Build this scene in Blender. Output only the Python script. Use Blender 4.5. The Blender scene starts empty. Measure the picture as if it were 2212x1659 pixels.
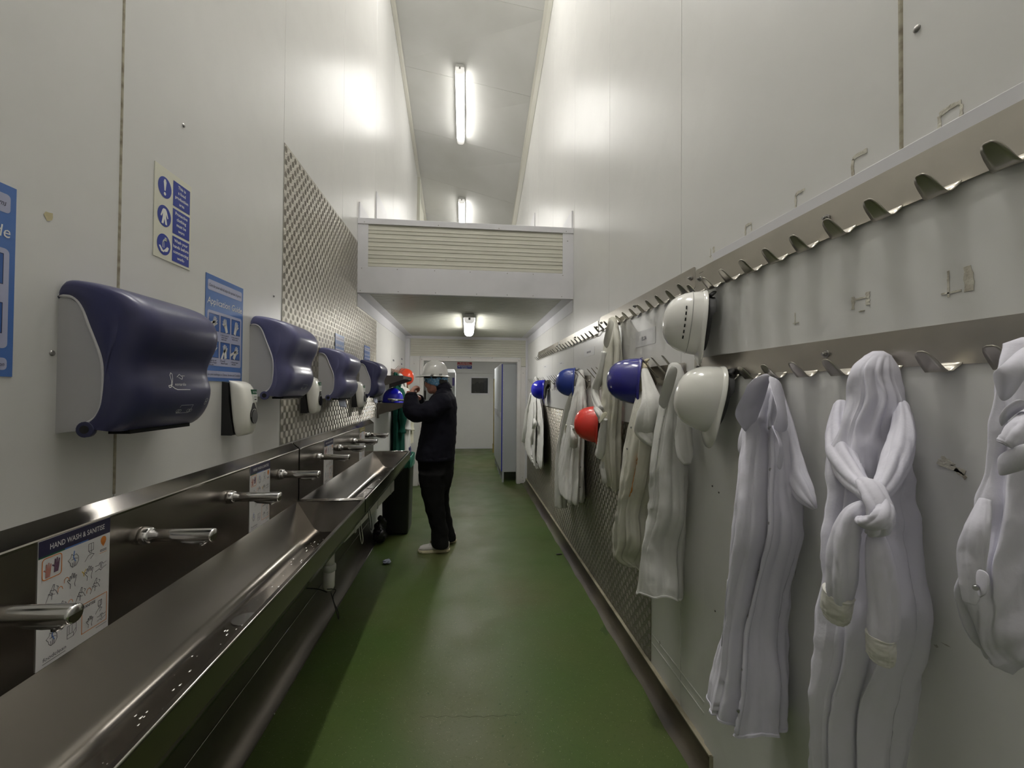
import bpy, math, random
from math import sin, cos, pi, sqrt, atan2, exp, hypot, floor
from mathutils import Vector, Matrix, noise
random.seed(7)
S = bpy.context.scene
COL = S.collection

# ---------------------------------------------------------------- camera, world, exposure
CAM_H = 1.52
FPX, IW, IH = 920.0, 2212, 1659
ROT = ((0.99444307, -0.00879179, -0.10490796),
       (-0.10502198, -0.01370245, -0.99437550),
       (0.00730485, 0.99986746, -0.01454963))
cd = bpy.data.cameras.new('camera')
cd.sensor_fit = 'HORIZONTAL'; cd.sensor_width = 36.0
cd.lens = FPX / IW * 36.0
cd.clip_start = 0.02; cd.clip_end = 60
cam = bpy.data.objects.new('camera', cd); COL.objects.link(cam)
cam.matrix_world = Matrix.Translation((0, 0, CAM_H)) @ Matrix(ROT).to_4x4()
S.camera = cam
wd = bpy.data.worlds.new('world'); S.world = wd; wd.use_nodes = True
wd.node_tree.nodes['Background'].inputs[0].default_value = (0.5, 0.55, 0.6, 1)
wd.node_tree.nodes['Background'].inputs[1].default_value = 0.05
LAMP_TALL, LAMP_LOW, LAMP_NEAR, LAMP_REAR, LAMP_FAR = 22.0, 34.0, 78.0, 205.0, 44.0     # emission of the fluorescent battens
S.view_settings.view_transform = 'Standard'
S.view_settings.look = 'None'
S.view_settings.gamma = 1.0
S.view_settings.use_curve_mapping = False
S.view_settings.exposure = 0.13
S.cycles.max_bounces = 8
S.cycles.diffuse_bounces = 5
S.cycles.glossy_bounces = 5
S.cycles.transmission_bounces = 6

# measured picture point -> point of the room lying on a wall plane (x, y or z known)
def ray(px, py):
    d = Vector(((px - IW / 2) / FPX, -(py - IH / 2) / FPX, -1.0))
    return Matrix(ROT) @ d
def onX(px, py, x):
    r = ray(px, py); t = x / r.x; return Vector((x, r.y * t, CAM_H + r.z * t))
def onY(px, py, y):
    r = ray(px, py); t = y / r.y; return Vector((r.x * t, y, CAM_H + r.z * t))
def onZ(px, py, z):
    r = ray(px, py); t = (z - CAM_H) / r.z; return Vector((r.x * t, r.y * t, z))

# ---------------------------------------------------------------- materials
MATS = {}
def M(name, col, rough=.5, metal=0.0, spec=.5, mix=None, bump=None, emit=None, trans=0.0, coat=0.0, stretch=(1, 1, 1), rmix=None, alpha=1.0, aniso=0.0, sss=0.0):
    m = bpy.data.materials.new(name); m.use_nodes = True
    nt = m.node_tree; n = nt.nodes; l = nt.links
    b = n['Principled BSDF']
    b.inputs['Base Color'].default_value = (*col, 1)
    b.inputs['Roughness'].default_value = rough
    b.inputs['Metallic'].default_value = metal
    b.inputs['Specular IOR Level'].default_value = spec
    b.inputs['Transmission Weight'].default_value = trans
    b.inputs['Coat Weight'].default_value = coat
    b.inputs['Coat Roughness'].default_value = .12
    b.inputs['Alpha'].default_value = alpha
    b.inputs['Anisotropic'].default_value = aniso
    if sss: 
        b.inputs['Subsurface Weight'].default_value = sss
        b.inputs['Subsurface Radius'].default_value = (.02, .008, .004)
    if emit:
        b.inputs['Emission Color'].default_value = (*emit[0], 1)
        b.inputs['Emission Strength'].default_value = emit[1]
    if mix or bump or rmix:
        tc = n.new('ShaderNodeTexCoord'); mp = n.new('ShaderNodeMapping')
        mp.inputs['Scale'].default_value = stretch
        l.new(tc.outputs['Object'], mp.inputs['Vector'])
    if mix:      # list of (noise scale, colour, low, high)
        prev = None
        for sc, c2, lo, hi in mix:
            t = n.new('ShaderNodeTexNoise'); t.inputs['Scale'].default_value = sc; t.inputs['Detail'].default_value = 5
            l.new(mp.outputs[0], t.inputs['Vector'])
            r = n.new('ShaderNodeMapRange'); r.inputs[1].default_value = lo; r.inputs[2].default_value = hi
            l.new(t.outputs['Fac'], r.inputs[0])
            x = n.new('ShaderNodeMix'); x.data_type = 'RGBA'
            l.new(r.outputs[0], x.inputs[0])
            if prev: l.new(prev, x.inputs[6])
            else: x.inputs[6].default_value = (*col, 1)
            x.inputs[7].default_value = (*c2, 1)
            prev = x.outputs[2]
        l.new(prev, b.inputs['Base Color'])
    if rmix:     # noise scale, low rough, high rough
        t = n.new('ShaderNodeTexNoise'); t.inputs['Scale'].default_value = rmix[0]; t.inputs['Detail'].default_value = 4
        l.new(mp.outputs[0], t.inputs['Vector'])
        r = n.new('ShaderNodeMapRange'); r.inputs[1].default_value = .3; r.inputs[2].default_value = .7
        r.inputs[3].default_value = rmix[1]; r.inputs[4].default_value = rmix[2]
        l.new(t.outputs['Fac'], r.inputs[0]); l.new(r.outputs[0], b.inputs['Roughness'])
    if bump:     # noise scale, strength, distance
        t = n.new('ShaderNodeTexNoise'); t.inputs['Scale'].default_value = bump[0]; t.inputs['Detail'].default_value = 4
        l.new(mp.outputs[0], t.inputs['Vector'])
        bm_ = n.new('ShaderNodeBump'); bm_.inputs['Strength'].default_value = bump[1]; bm_.inputs['Distance'].default_value = bump[2]
        l.new(t.outputs['Fac'], bm_.inputs['Height']); l.new(bm_.outputs[0], b.inputs['Normal'])
    MATS[name] = m
    return m

M('wall_white', (.68, .675, .655), .30, spec=.5, mix=[(1.2, (.62, .617, .60), .45, .8), (9, (.66, .655, .635), .45, .75)], bump=(260, .04, .0005), rmix=(1.2, .29, .33))
M('wall_joint', (.22, .20, .15), .8)
M('wall_joint_tan', (.40, .37, .28), .8, mix=[(30, (.18, .15, .11), .45, .7)])
M('sheet_white', (.69, .69, .67), .42, mix=[(2, (.63, .63, .61), .45, .8), (14, (.66, .66, .635), .5, .8)], bump=(300, .05, .001))
M('flash_white', (.66, .655, .68), .35, mix=[(3, (.58, .58, .60), .45, .8)])
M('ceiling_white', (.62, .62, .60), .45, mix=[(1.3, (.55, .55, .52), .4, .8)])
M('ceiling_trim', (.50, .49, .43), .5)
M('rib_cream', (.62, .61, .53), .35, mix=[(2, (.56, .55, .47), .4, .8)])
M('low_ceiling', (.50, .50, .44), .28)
M('pillar_white', (.70, .68, .66), .45, mix=[(5, (.62, .60, .57), .45, .8), (60, (.35, .28, .22), .72, .85)])
M('screw_metal', (.35, .34, .33), .35, metal=1)
M('screw_dark', (.10, .09, .08), .5)
M('residue', (.62, .60, .52), .85, mix=[(40, (.38, .34, .27), .45, .7)], bump=(120, .6, .004))
M('smudge', (.42, .40, .37), .9)
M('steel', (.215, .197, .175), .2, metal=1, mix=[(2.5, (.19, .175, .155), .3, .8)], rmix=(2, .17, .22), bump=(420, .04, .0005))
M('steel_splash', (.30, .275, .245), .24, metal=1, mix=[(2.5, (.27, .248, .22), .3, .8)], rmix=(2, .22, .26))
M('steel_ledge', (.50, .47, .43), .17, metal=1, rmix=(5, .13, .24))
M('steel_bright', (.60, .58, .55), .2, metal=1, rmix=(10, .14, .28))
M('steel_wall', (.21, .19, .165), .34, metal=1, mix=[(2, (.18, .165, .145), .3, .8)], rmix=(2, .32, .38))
M('rack_steel', (.46, .435, .385), .33, metal=1, mix=[(9, (.41, .39, .345), .35, .75)], rmix=(6, .29, .37), bump=(200, .04, .0005))
M('tread_alu', (.47, .45, .40), .41, metal=1, mix=[(3, (.45, .43, .385), .3, .8)])
M('tread_dull', (.36, .345, .30), .44, metal=1, mix=[(3, (.31, .295, .25), .3, .8)])
M('chrome', (.72, .71, .70), .17, metal=1)
M('chrome_dull', (.45, .45, .45), .25, metal=1)
M('black', (.012, .012, .013), .4)
M('black_gloss', (.008, .008, .010), .15)
M('dark_hole', (.006, .006, .006), .9)
M('cover_navy', (.033, .035, .095), .33, spec=.5, mix=[(4, (.045, .046, .12), .4, .7)], bump=(500, .06, .0006))
M('cover_violet', (.105, .107, .225), .28, spec=.5, mix=[(6, (.08, .082, .18), .4, .7)], coat=.15)
M('disp_grey', (.46, .455, .47), .5, bump=(350, .12, .0006))
M('disp_trim', (.58, .57, .58), .4)
M('print_white', (.78, .78, .80), .5)
M('print_grey', (.45, .45, .55), .5)
M('soap_white', (.78, .77, .71), .22, coat=.3)
M('label_green', (.012, .10, .045), .5)
M('label_paper', (.72, .73, .70), .55)
M('sign_cream', (.70, .69, .58), .4)
M('sign_blue', (.012, .035, .30), .42)
M('sign_white', (.80, .80, .76), .5)
M('poster_blue', (.075, .17, .46), .30)
M('poster_mid', (.05, .13, .40), .35)
M('poster_pale', (.42, .44, .60), .38)
M('poster_hand', (.70, .69, .66), .45)
M('poster_ink', (.03, .03, .06), .6)
M('hw_white', (.74, .735, .73), .42)
M('hw_navy', (.022, .020, .060), .4)
M('hw_olive', (.30, .26, .05), .4)
M('hw_ink', (.06, .06, .075), .6)
M('hw_orange', (.72, .24, .04), .5)
M('hw_yellow', (.75, .50, .06), .5)
M('hw_blue', (.16, .28, .62), .5)
M('hw_palm', (.45, .20, .16), .6)
M('hw_palm_dark', (.14, .07, .12), .6)
M('sign_red', (.36, .015, .03), .45)
M('pvc', (.62, .61, .57), .35)
M('pvc_grey', (.52, .52, .49), .4)
M('wire_black', (.015, .014, .012), .5)
M('wire_white', (.65, .65, .62), .4)
M('bin_black', (.018, .018, .020), .38)
M('bin_side', (.05, .05, .048), .45)
M('liner_green', (.05, .30, .20), .3, trans=.25, mix=[(25, (.10, .42, .30), .4, .7)])
M('tissue_blue', (.09, .09, .26), .8, mix=[(30, (.35, .36, .55), .5, .7)])
M('tissue_white', (.70, .70, .72), .85)
M('bag_black', (.010, .010, .013), .3)
M('hat_white', (.80, .79, .75), .16, coat=.6)
M('hat_cream', (.76, .755, .70), .18, coat=.5)
M('hat_worn', (.70, .69, .66), .2, coat=.4)
M('hat_blue', (.022, .022, .24), .17, coat=.5)
M('hat_blue_mid', (.020, .045, .27), .3, coat=.2)
M('hat_blue_vivid', (.012, .015, .50), .2, coat=.4)
M('hat_red', (.80, .055, .040), .25, coat=.3)
M('hat_orange', (.80, .075, .025), .3, coat=.2)
M('strap_cream', (.60, .54, .38), .7)
M('floor_patch', (.035, .070, .012), .5)
M('floor_crack', (.03, .04, .012), .8)
M('wall_chip', (.52, .46, .28), .8)
M('strap_dark', (.03, .03, .03), .6)
M('strap_grey', (.35, .35, .34), .7)
FAB = dict(rough=.92, spec=.12, bump=(48, .42, .0032))
M('cotton_lilac', (.72, .71, .79), mix=[(3, (.66, .65, .735), .4, .75)], **FAB)
M('cotton_white', (.72, .715, .69), mix=[(4, (.65, .645, .61), .4, .75)], **FAB)
M('cotton_grey', (.62, .62, .595), mix=[(4, (.55, .55, .52), .4, .75)], **FAB)
M('cotton_worn', (.64, .625, .54), mix=[(5, (.50, .47, .33), .52, .8), (2, (.70, .69, .64), .5, .75)], **FAB)
M('cotton_cream', (.74, .72, .58), mix=[(6, (.64, .60, .42), .5, .75)], **FAB)
M('knit_cuff', (.68, .67, .625), .95, bump=(600, .3, .001))
M('cotton_green', (.012, .070, .050), mix=[(5, (.008, .05, .036), .4, .7)], **FAB)
M('stain_orange', (.50, .20, .04), .9)
M('stud', (.42, .42, .43), .3, metal=1)
M('fleece_navy', (.010, .010, .017), .95, spec=.2, bump=(400, .3, .002))
M('trouser_black', (.006, .006, .006), .9, spec=.2, bump=(60, .2, .004))
M('skin', (.52, .26, .19), .5, sss=.15, mix=[(30, (.46, .20, .15), .45, .7)])
M('hair_net', (.14, .38, .66), .7, mix=[(60, (.45, .62, .78), .5, .65)], bump=(90, .8, .004))
M('hair_dark', (.03, .022, .018), .8)
M('shoe_white', (.62, .60, .56), .6, mix=[(20, (.50, .47, .43), .5, .75)])
M('shoe_sole', (.66, .60, .42), .6)
M('locker_grey', (.38, .40, .41), .4, bump=(200, .05, .001))
M('locker_blue', (.02, .03, .30), .4)
M('brass', (.20, .155, .05), .45, mix=[(8, (.30, .23, .06), .4, .7)])
M('tray_dark', (.10, .09, .075), .6)
M('cabinet_grey', (.52, .53, .53), .4)
M('purple', (.09, .07, .25), .4)
M('glass', (.6, .62, .62), .03, trans=1.0)
M('cloth_dark', (.018, .017, .016), .8)
M('litter_blue', (.42, .46, .58), .7)
M('glove_grey', (.34, .36, .36), .35)
M('tape_clear', (.60, .60, .58), .35)
M('name_card', (.66, .66, .665), .4)
def lamp_mat(name, col, k): M(name, (.9, .9, .88), .4, emit=(col, k))
lamp_mat('lamp_tall', (1.0, .975, .93), LAMP_TALL)
lamp_mat('lamp_low', (1.0, .975, .93), LAMP_LOW)
lamp_mat('lamp_near', (1.0, .975, .93), LAMP_NEAR)
lamp_mat('lamp_rear', (1.0, .975, .93), LAMP_REAR)
lamp_mat('lamp_far', (1.0, .975, .93), LAMP_FAR)
M('lamp_body', (.55, .55, .53), .4)
M('lamp_end', (.72, .72, .70), .25, emit=((1, .97, .9), .5))

def floor_material():
    m = bpy.data.materials.new('floor_resin'); m.use_nodes = True
    nt = m.node_tree; n = nt.nodes; l = nt.links; b = n['Principled BSDF']
    tc = n.new('ShaderNodeTexCoord')
    def noise_(sc, det=4, vec=None):
        t = n.new('ShaderNodeTexNoise'); t.inputs['Scale'].default_value = sc; t.inputs['Detail'].default_value = det
        l.new(vec or tc.outputs['Object'], t.inputs['Vector']); return t.outputs['Fac']
    def rng(v, a, b_, c=0., d=1.):
        r = n.new('ShaderNodeMapRange'); r.inputs[1].default_value = a; r.inputs[2].default_value = b_
        r.inputs[3].default_value = c; r.inputs[4].default_value = d
        l.new(v, r.inputs[0]); return r.outputs[0]
    def mixc(f, a, c):
        x = n.new('ShaderNodeMix'); x.data_type = 'RGBA'; l.new(f, x.inputs[0])
        for i, v in ((6, a), (7, c)):
            if isinstance(v, tuple): x.inputs[i].default_value = (*v, 1)
            else: l.new(v, x.inputs[i])
        return x.outputs[2]
    def math_(op, a, c):
        x = n.new('ShaderNodeMath'); x.operation = op
        for i, v in ((0, a), (1, c)):
            if isinstance(v, (int, float)): x.inputs[i].default_value = v
            else: l.new(v, x.inputs[i])
        return x.outputs[0]
    sep = n.new('ShaderNodeSeparateXYZ'); l.new(tc.outputs['Object'], sep.inputs[0])
    base = mixc(rng(noise_(1.7), .35, .7), (.056, .100, .018), (.074, .100, .026))
    base = mixc(rng(noise_(.9), .5, .75), base, (.092, .086, .030))
    # the trodden walkway down the middle is greyer
    d = math_('ABSOLUTE', math_('ADD', sep.outputs[0], .02), 0.)
    walk = rng(math_('ADD', d, math_('MULTIPLY', noise_(2.2), .35)), .55, .18)
    base = mixc(math_('MULTIPLY', walk, .5), base, (.108, .108, .056))
    base = mixc(rng(noise_(60, 2), .56, .72, 0, .5), base, (.045, .075, .016))
    v = n.new('ShaderNodeTexVoronoi'); v.inputs['Scale'].default_value = 115
    l.new(tc.outputs['Object'], v.inputs['Vector'])
    speck = math_('MULTIPLY', rng(v.outputs['Distance'], .17, .10), rng(noise_(40, 1), .53, .56))
    base = mixc(math_('MULTIPLY', speck, .8), base, (.42, .40, .24))
    l.new(base, b.inputs['Base Color'])
    l.new(rng(noise_(3), .35, .7, .38, .52), b.inputs['Roughness'])
    bm_ = n.new('ShaderNodeBump'); bm_.inputs['Strength'].default_value = .35; bm_.inputs['Distance'].default_value = .002
    l.new(noise_(180, 3), bm_.inputs['Height']); l.new(bm_.outputs[0], b.inputs['Normal'])
    b.inputs['Specular IOR Level'].default_value = .4
    MATS['floor_resin'] = m
floor_material()
M('coving', (.075, .062, .040), .55, mix=[(7, (.028, .018, .014), .42, .68), (3, (.070, .085, .028), .5, .75)], stretch=(1, .35, 1), bump=(80, .3, .003))
M('coving_edge', (.36, .33, .24), .6, mix=[(14, (.20, .17, .11), .5, .75)])

# ---------------------------------------------------------------- mesh builder
ORG = {}
def V(*a): return Vector(a)
class MB:
    def __init__(s): s.v = []; s.f = []; s.m = []; s.s = []
    def add(s, vs, fs, mat=0, smooth=False):
        o = len(s.v); s.v += [tuple(p) for p in vs]
        for f in fs:
            s.f.append([i + o for i in f]); s.m.append(mat); s.s.append(smooth)
        return s
    def box(s, x0, x1, y0, y1, z0, z1, mat=0):
        v = [(x, y, z) for z in (z0, z1) for y in (y0, y1) for x in (x0, x1)]
        return s.add(v, [(0, 2, 3, 1), (4, 5, 7, 6), (0, 1, 5, 4), (2, 6, 7, 3), (0, 4, 6, 2), (1, 3, 7, 5)], mat)
    def hexa(s, p, mat=0):     # 8 points: bottom ring 0..3, top ring 4..7
        return s.add(p, [(3, 2, 1, 0), (4, 5, 6, 7), (0, 1, 5, 4), (1, 2, 6, 5), (2, 3, 7, 6), (3, 0, 4, 7)], mat)
    def quad(s, a, b, c, d, mat=0): return s.add([a, b, c, d], [(0, 1, 2, 3)], mat)
    def prism(s, pts, n, mat=0, smooth=False):   # planar outline pushed along n
        k = len(pts); n = Vector(n)
        v = [Vector(p) for p in pts] + [Vector(p) + n for p in pts]
        f = [tuple(range(k))[::-1], tuple(range(k, 2 * k))]
        s.add(v, f, mat)
        return s.add(v, [(i, (i + 1) % k, k + (i + 1) % k, k + i) for i in range(k)], mat, smooth)
    def grid(s, rows, cu=False, mat=0, smooth=True, cap=False):
        m = len(rows[0]); o = [p for r in rows for p in r]; f = []
        for i in range(len(rows) - 1):
            for j in range(m if cu else m - 1):
                j2 = (j + 1) % m
                f.append((i * m + j, i * m + j2, (i + 1) * m + j2, (i + 1) * m + j))
        if cap:
            f.append(tuple(range(m))[::-1]); f.append(tuple((len(rows) - 1) * m + j for j in range(m)))
        return s.add(o, f, mat, smooth)
    def tube(s, path, rad, seg=10, mat=0, smooth=True, cap=True, up=None, fn=None):
        path = [Vector(p) for p in path]; rows = []
        n = len(path); u = None
        for i, p in enumerate(path):
            t = (path[min(i + 1, n - 1)] - path[max(i - 1, 0)]).normalized()
            if u is None:
                u = Vector(up) if up else (Vector((0, 0, 1)) if abs(t.z) < .9 else Vector((1, 0, 0)))
            u = (u - t * u.dot(t)).normalized(); w = t.cross(u)
            r = rad[i] if isinstance(rad, (list, tuple)) and len(rad) == n and not (n == 2 and isinstance(rad, tuple)) else rad
            ra, rb = (r if isinstance(r, (list, tuple)) else (r, r))
            row = []
            for j in range(seg):
                a = 2 * pi * j / seg; k = fn(i / (n - 1), a) if fn else 1
                row.append(p + u * (cos(a) * ra * k) + w * (sin(a) * rb * k))
            rows.append(row)
        return s.grid(rows, True, mat, smooth, cap)
    def cyl(s, a, b, r0, r1=None, seg=16, mat=0, smooth=True):
        a = Vector(a); b = Vector(b); r1 = r0 if r1 is None else r1
        s.tube([a, b], [r0, r1], seg, mat, smooth, False)
        o = len(s.v) - 2 * seg
        s.f.append(list(range(o, o + seg))[::-1]); s.m.append(mat); s.s.append(False)
        s.f.append(list(range(o + seg, o + 2 * seg))); s.m.append(mat); s.s.append(False)
        return s
    def ball(s, c, r, seg=12, rings=8, mat=0, M3=None):
        c = Vector(c); r = r if isinstance(r, (tuple, list)) else (r, r, r)
        rows = []
        for i in range(rings + 1):
            a = -pi / 2 + pi * (i * .98 + .01 * rings) / rings
            row = []
            for j in range(seg):
                b = 2 * pi * j / seg
                p = Vector((r[0] * cos(a) * cos(b), r[1] * cos(a) * sin(b), r[2] * sin(a)))
                if M3: p = M3 @ p
                row.append(c + p)
            rows.append(row)
        return s.grid(rows, True, mat, True, True)
    def mesh(s, name, org=Vector()):
        me = bpy.data.meshes.new(name)
        me.from_pydata([(p[0] - org[0], p[1] - org[1], p[2] - org[2]) for p in s.v], [], s.f)
        me.polygons.foreach_set('material_index', s.m)
        me.polygons.foreach_set('use_smooth', s.s)
        me.update()
        return me
    def build(s, name, mats, parent=None, org=None, bevel=0, bseg=2, solid=0, subsurf=0, fixn=False, **tags):
        o0 = ORG[parent.name] if parent is not None else Vector(org or (0, 0, 0))
        me = s.mesh(name, o0)
        return mk(name, me, mats, parent, o0, bevel, bseg, solid, subsurf, fixn, **tags)
def mk(name, me, mats, parent, o0, bevel=0, bseg=2, solid=0, subsurf=0, fixn=False, **tags):
    if fixn:
        import bmesh
        b = bmesh.new(); b.from_mesh(me); bmesh.ops.recalc_face_normals(b, faces=b.faces); b.to_mesh(me); b.free()
    for m in ([mats] if isinstance(mats, str) else mats): me.materials.append(MATS[m])
    o = bpy.data.objects.new(name, me); COL.objects.link(o)
    ORG[o.name] = o0
    if parent is not None: o.parent = parent
    else: o.location = o0
    if solid:
        d = o.modifiers.new('solid', 'SOLIDIFY'); d.thickness = solid; d.offset = 0
    if bevel:
        d = o.modifiers.new('bevel', 'BEVEL'); d.width = bevel; d.segments = bseg; d.limit_method = 'ANGLE'; d.angle_limit = .6
    if subsurf:
        d = o.modifiers.new('sub', 'SUBSURF'); d.levels = subsurf; d.render_levels = subsurf
    for k, v in tags.items(): o[k] = v
    return o
def thing(name, label, cat, loc, group=None):
    o = bpy.data.objects.new(name, None); COL.objects.link(o)
    o.empty_display_size = .05
    o.location = loc; ORG[o.name] = Vector(loc)
    o['label'] = label; o['category'] = cat
    if group: o['group'] = group
    return o
def struct_empty(name, loc=(0, 0, 0)):
    o = bpy.data.objects.new(name, None); COL.objects.link(o); o.location = loc
    ORG[o.name] = Vector(loc); o['kind'] = 'structure'; return o
def dup(root, delta, label=None, group=None):
    def cp(o, par):
        c = o.copy(); COL.objects.link(c); ORG[c.name] = ORG[o.name] + Vector(delta)
        if par is not None: c.parent = par
        for ch in KIDS.get(o.name, list(o.children)): cp(ch, c)
        return c
    r = cp(root, None); r.location = Vector(root.location) + Vector(delta)
    if label: r['label'] = label
    if group: r['group'] = group
    return r
KIDS = {}
# frames on the walls: (u to the reader's right, v up, n towards the reader)
class Frame:
    def __init__(s, o, u, v, n): s.o, s.u, s.v, s.n = Vector(o), Vector(u), Vector(v), Vector(n)
    def p(s, a, b, c=0.): return s.o + s.u * a + s.v * b + s.n * c
def LW(y, z, x=-.98): return Frame((x, y, z), (0, 1, 0), (0, 0, 1), (1, 0, 0))
def RW(y, z, x=.98): return Frame((x, y, z), (0, -1, 0), (0, 0, 1), (-1, 0, 0))
def BW(x, y, z): return Frame((x, y, z), (1, 0, 0), (0, 0, 1), (0, -1, 0))
def slab(mb, fr, a0, b0, a1, b1, c0, c1, mat=0):
    p = [fr.p(a0, b0, c0), fr.p(a1, b0, c0), fr.p(a1, b0, c1), fr.p(a0, b0, c1),
         fr.p(a0, b1, c0), fr.p(a1, b1, c0), fr.p(a1, b1, c1), fr.p(a0, b1, c1)]
    return mb.hexa(p, mat)
def rect(mb, fr, a0, b0, a1, b1, c, mat=0):
    return mb.quad(fr.p(a0, b0, c), fr.p(a1, b0, c), fr.p(a1, b1, c), fr.p(a0, b1, c), mat)
def rrect_pts(a0, b0, a1, b1, r, k=4):
    o = []
    for cx, cy, s0 in ((a1 - r, b0 + r, -90), (a1 - r, b1 - r, 0), (a0 + r, b1 - r, 90), (a0 + r, b0 + r, 180)):
        for i in range(k + 1):
            t = math.radians(s0 + 90 * i / k); o.append((cx + r * cos(t), cy + r * sin(t)))
    return o
def poly(mb, fr, pts, c, mat=0): return mb.add([fr.p(a, b, c) for a, b in pts], [tuple(range(len(pts)))], mat)
def stroke(mb, fr, pts, w, c, mat=0, closed=False):
    q = list(pts) + ([pts[0]] if closed else [])
    for (x0, y0), (x1, y1) in zip(q, q[1:]):
        L = hypot(x1 - x0, y1 - y0)
        if L < 1e-7: continue
        nx, ny = -(y1 - y0) / L * w / 2, (x1 - x0) / L * w / 2
        ex, ey = (x1 - x0) / L * w * .3, (y1 - y0) / L * w * .3
        poly(mb, fr, [(x0 + nx - ex, y0 + ny - ey), (x0 - nx - ex, y0 - ny - ey), (x1 - nx + ex, y1 - ny + ey), (x1 + nx + ex, y1 + ny + ey)], c, mat)
def disc_pts(cx, cy, rx, ry=None, k=20, rot=0):
    ry = ry or rx
    o = []
    for i in range(k):
        t = 2 * pi * i / k; x, y = rx * cos(t), ry * sin(t)
        o.append((cx + x * cos(rot) - y * sin(rot), cy + x * sin(rot) + y * cos(rot)))
    return o
TXT = {}
def text_mesh(s, bold=0):
    k = (s, bold)
    if k not in TXT:
        c = bpy.data.curves.new('t', 'FONT'); c.body = s; c.size = 1; c.resolution_u = 2; c.offset = bold
        o = bpy.data.objects.new('t', c); me = bpy.data.meshes.new_from_object(o)
        vs = [(v.co.x, v.co.y) for v in me.vertices]; fs = [tuple(p.vertices) for p in me.polygons]
        bpy.data.objects.remove(o); bpy.data.curves.remove(c); bpy.data.meshes.remove(me)
        xs = [v[0] for v in vs]; ys = [v[1] for v in vs]
        TXT[k] = (vs, fs, min(xs), max(xs), min(ys), max(ys))
    return TXT[k]
def write(mb, fr, s, a, b, w=None, hgt=None, c=.0012, mat=0, shear=0, bold=0, align='l', rot=0):
    """letters with their lower left (or centre) at a, b; w: width of the line, hgt: cap height"""
    vs, fs, x0, x1, y0, y1 = text_mesh(s, bold)
    cap = .7
    sy = (hgt / cap) if hgt else None
    sx = (w / (x1 - x0)) if w else sy
    sy = sy or sx
    out = []
    for x, y in vs:
        X = (x - x0) * sx; Y = y * sy
        X += Y * shear
        if align == 'c': X -= (x1 - x0) * sx / 2
        if rot: X, Y = X * cos(rot) - Y * sin(rot), X * sin(rot) + Y * cos(rot)
        out.append(fr.p(a + X, b + Y, c))
    mb.add(out, fs, mat)
def catmull(pts, n):
    pts = [tuple(p) for p in pts]; k = len(pts); o = []
    for i in range(n):
        t = i / (n - 1) * (k - 1); j = min(int(t), k - 2); u = t - j
        p0, p1, p2, p3 = pts[max(j - 1, 0)], pts[j], pts[j + 1], pts[min(j + 2, k - 1)]
        o.append(tuple(.5 * ((2 * b) + (-a + c) * u + (2 * a - 5 * b + 4 * c - d) * u * u + (-a + 3 * b - 3 * c + d) * u ** 3) for a, b, c, d in zip(p0, p1, p2, p3)))
    return o
def fuse(name, mbs, voxel, smooth, mats, parent, org=None, disp=None):
    """overlapping closed shapes melted into one continuous skin"""
    a = MB()
    for m in mbs: a.add(m.v, m.f)
    o0 = ORG[parent.name] if parent is not None else Vector(org)
    me = a.mesh('tmp', o0)
    t = bpy.data.objects.new('tmp', me); COL.objects.link(t)
    import bmesh
    b = bmesh.new(); b.from_mesh(me); bmesh.ops.recalc_face_normals(b, faces=b.faces); b.to_mesh(me); b.free()
    r = t.modifiers.new('r', 'REMESH'); r.mode = 'VOXEL'; r.voxel_size = voxel
    if smooth:
        q = t.modifiers.new('s', 'SMOOTH'); q.iterations = smooth; q.factor = .5
    dg = bpy.context.evaluated_depsgraph_get()
    me2 = bpy.data.meshes.new_from_object(t.evaluated_get(dg)); me2.name = name
    bpy.data.objects.remove(t); bpy.data.meshes.remove(me)
    if disp:
        for v, n_ in zip(me2.vertices, [Vector(x.vector) for x in me2.vertex_normals]):
            v.co += n_ * disp(v.co + o0)
    me2.polygons.foreach_set('use_smooth', [True] * len(me2.polygons))
    return mk(name, me2, mats, parent, o0)
# ================================================================ THE ROOM
XL, XR = -.98, .98
Y0, YM, YE, YF = -2.2, 3.90, 6.90, 11.15      # rear wall, mezzanine front, end partition, far wall
def zl(y): return 6.35 - .249 * (y - 5.35)
def zr(y): return 6.21 - .3236 * (y - 4.98)
def zc(x, y):
    t = (x - XL) / (XR - XL); return zl(y) * (1 - t) + zr(y) * t

fl = MB(); fl.box(-2.1, 1.5, Y0 - .05, YF + .1, -.06, 0)
fl = fl.build('floor', 'floor_resin', kind='structure')
FR = Frame((0, 0, 0), (1, 0, 0), (0, 1, 0), (0, 0, 1))
def spot(px, py, rx, ry, seed, mat='floor_patch', name='floor_stain'):
    c = onZ(px, py, 0); m = MB()
    poly(m, FR, [(c.x + rx * cos(q * .4488) * (1 + .35 * sin(q * 2.7 + seed)), c.y + ry * sin(q * .4488) * (1 + .35 * cos(q * 1.9 + seed))) for q in range(14)], .0004)
    m.build(name, mat, fl)
spot(1308, 1362, .030, .050, 1)
for q, (px, py) in enumerate(((1034, 1298), (1123, 1440), (1130, 1432), (925, 1498), (1105, 1462), (1080, 1521), (1092, 1546), (1114, 1561), (1086, 1590), (1138, 1494), (1100, 1652))): spot(px, py, .005, .006, q)
m = MB(); P_ = [onZ(px, 1548 + 2 * sin(i * 1.9) - (px > 1050) * (px - 1050) * .06, 0) for i, px in enumerate(range(905, 1135, 10))]
stroke(m, FR, [(p.x, p.y) for p in P_], .0018, .0004); m.build('floor_crack', 'floor_crack', fl)
m = MB(); stroke(m, FR, [(-.80, 5.17), (-.3, 5.175), (.3, 5.17), (.9, 5.175)], .004, .0004); m.build('floor_joint', 'floor_crack', fl)

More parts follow.
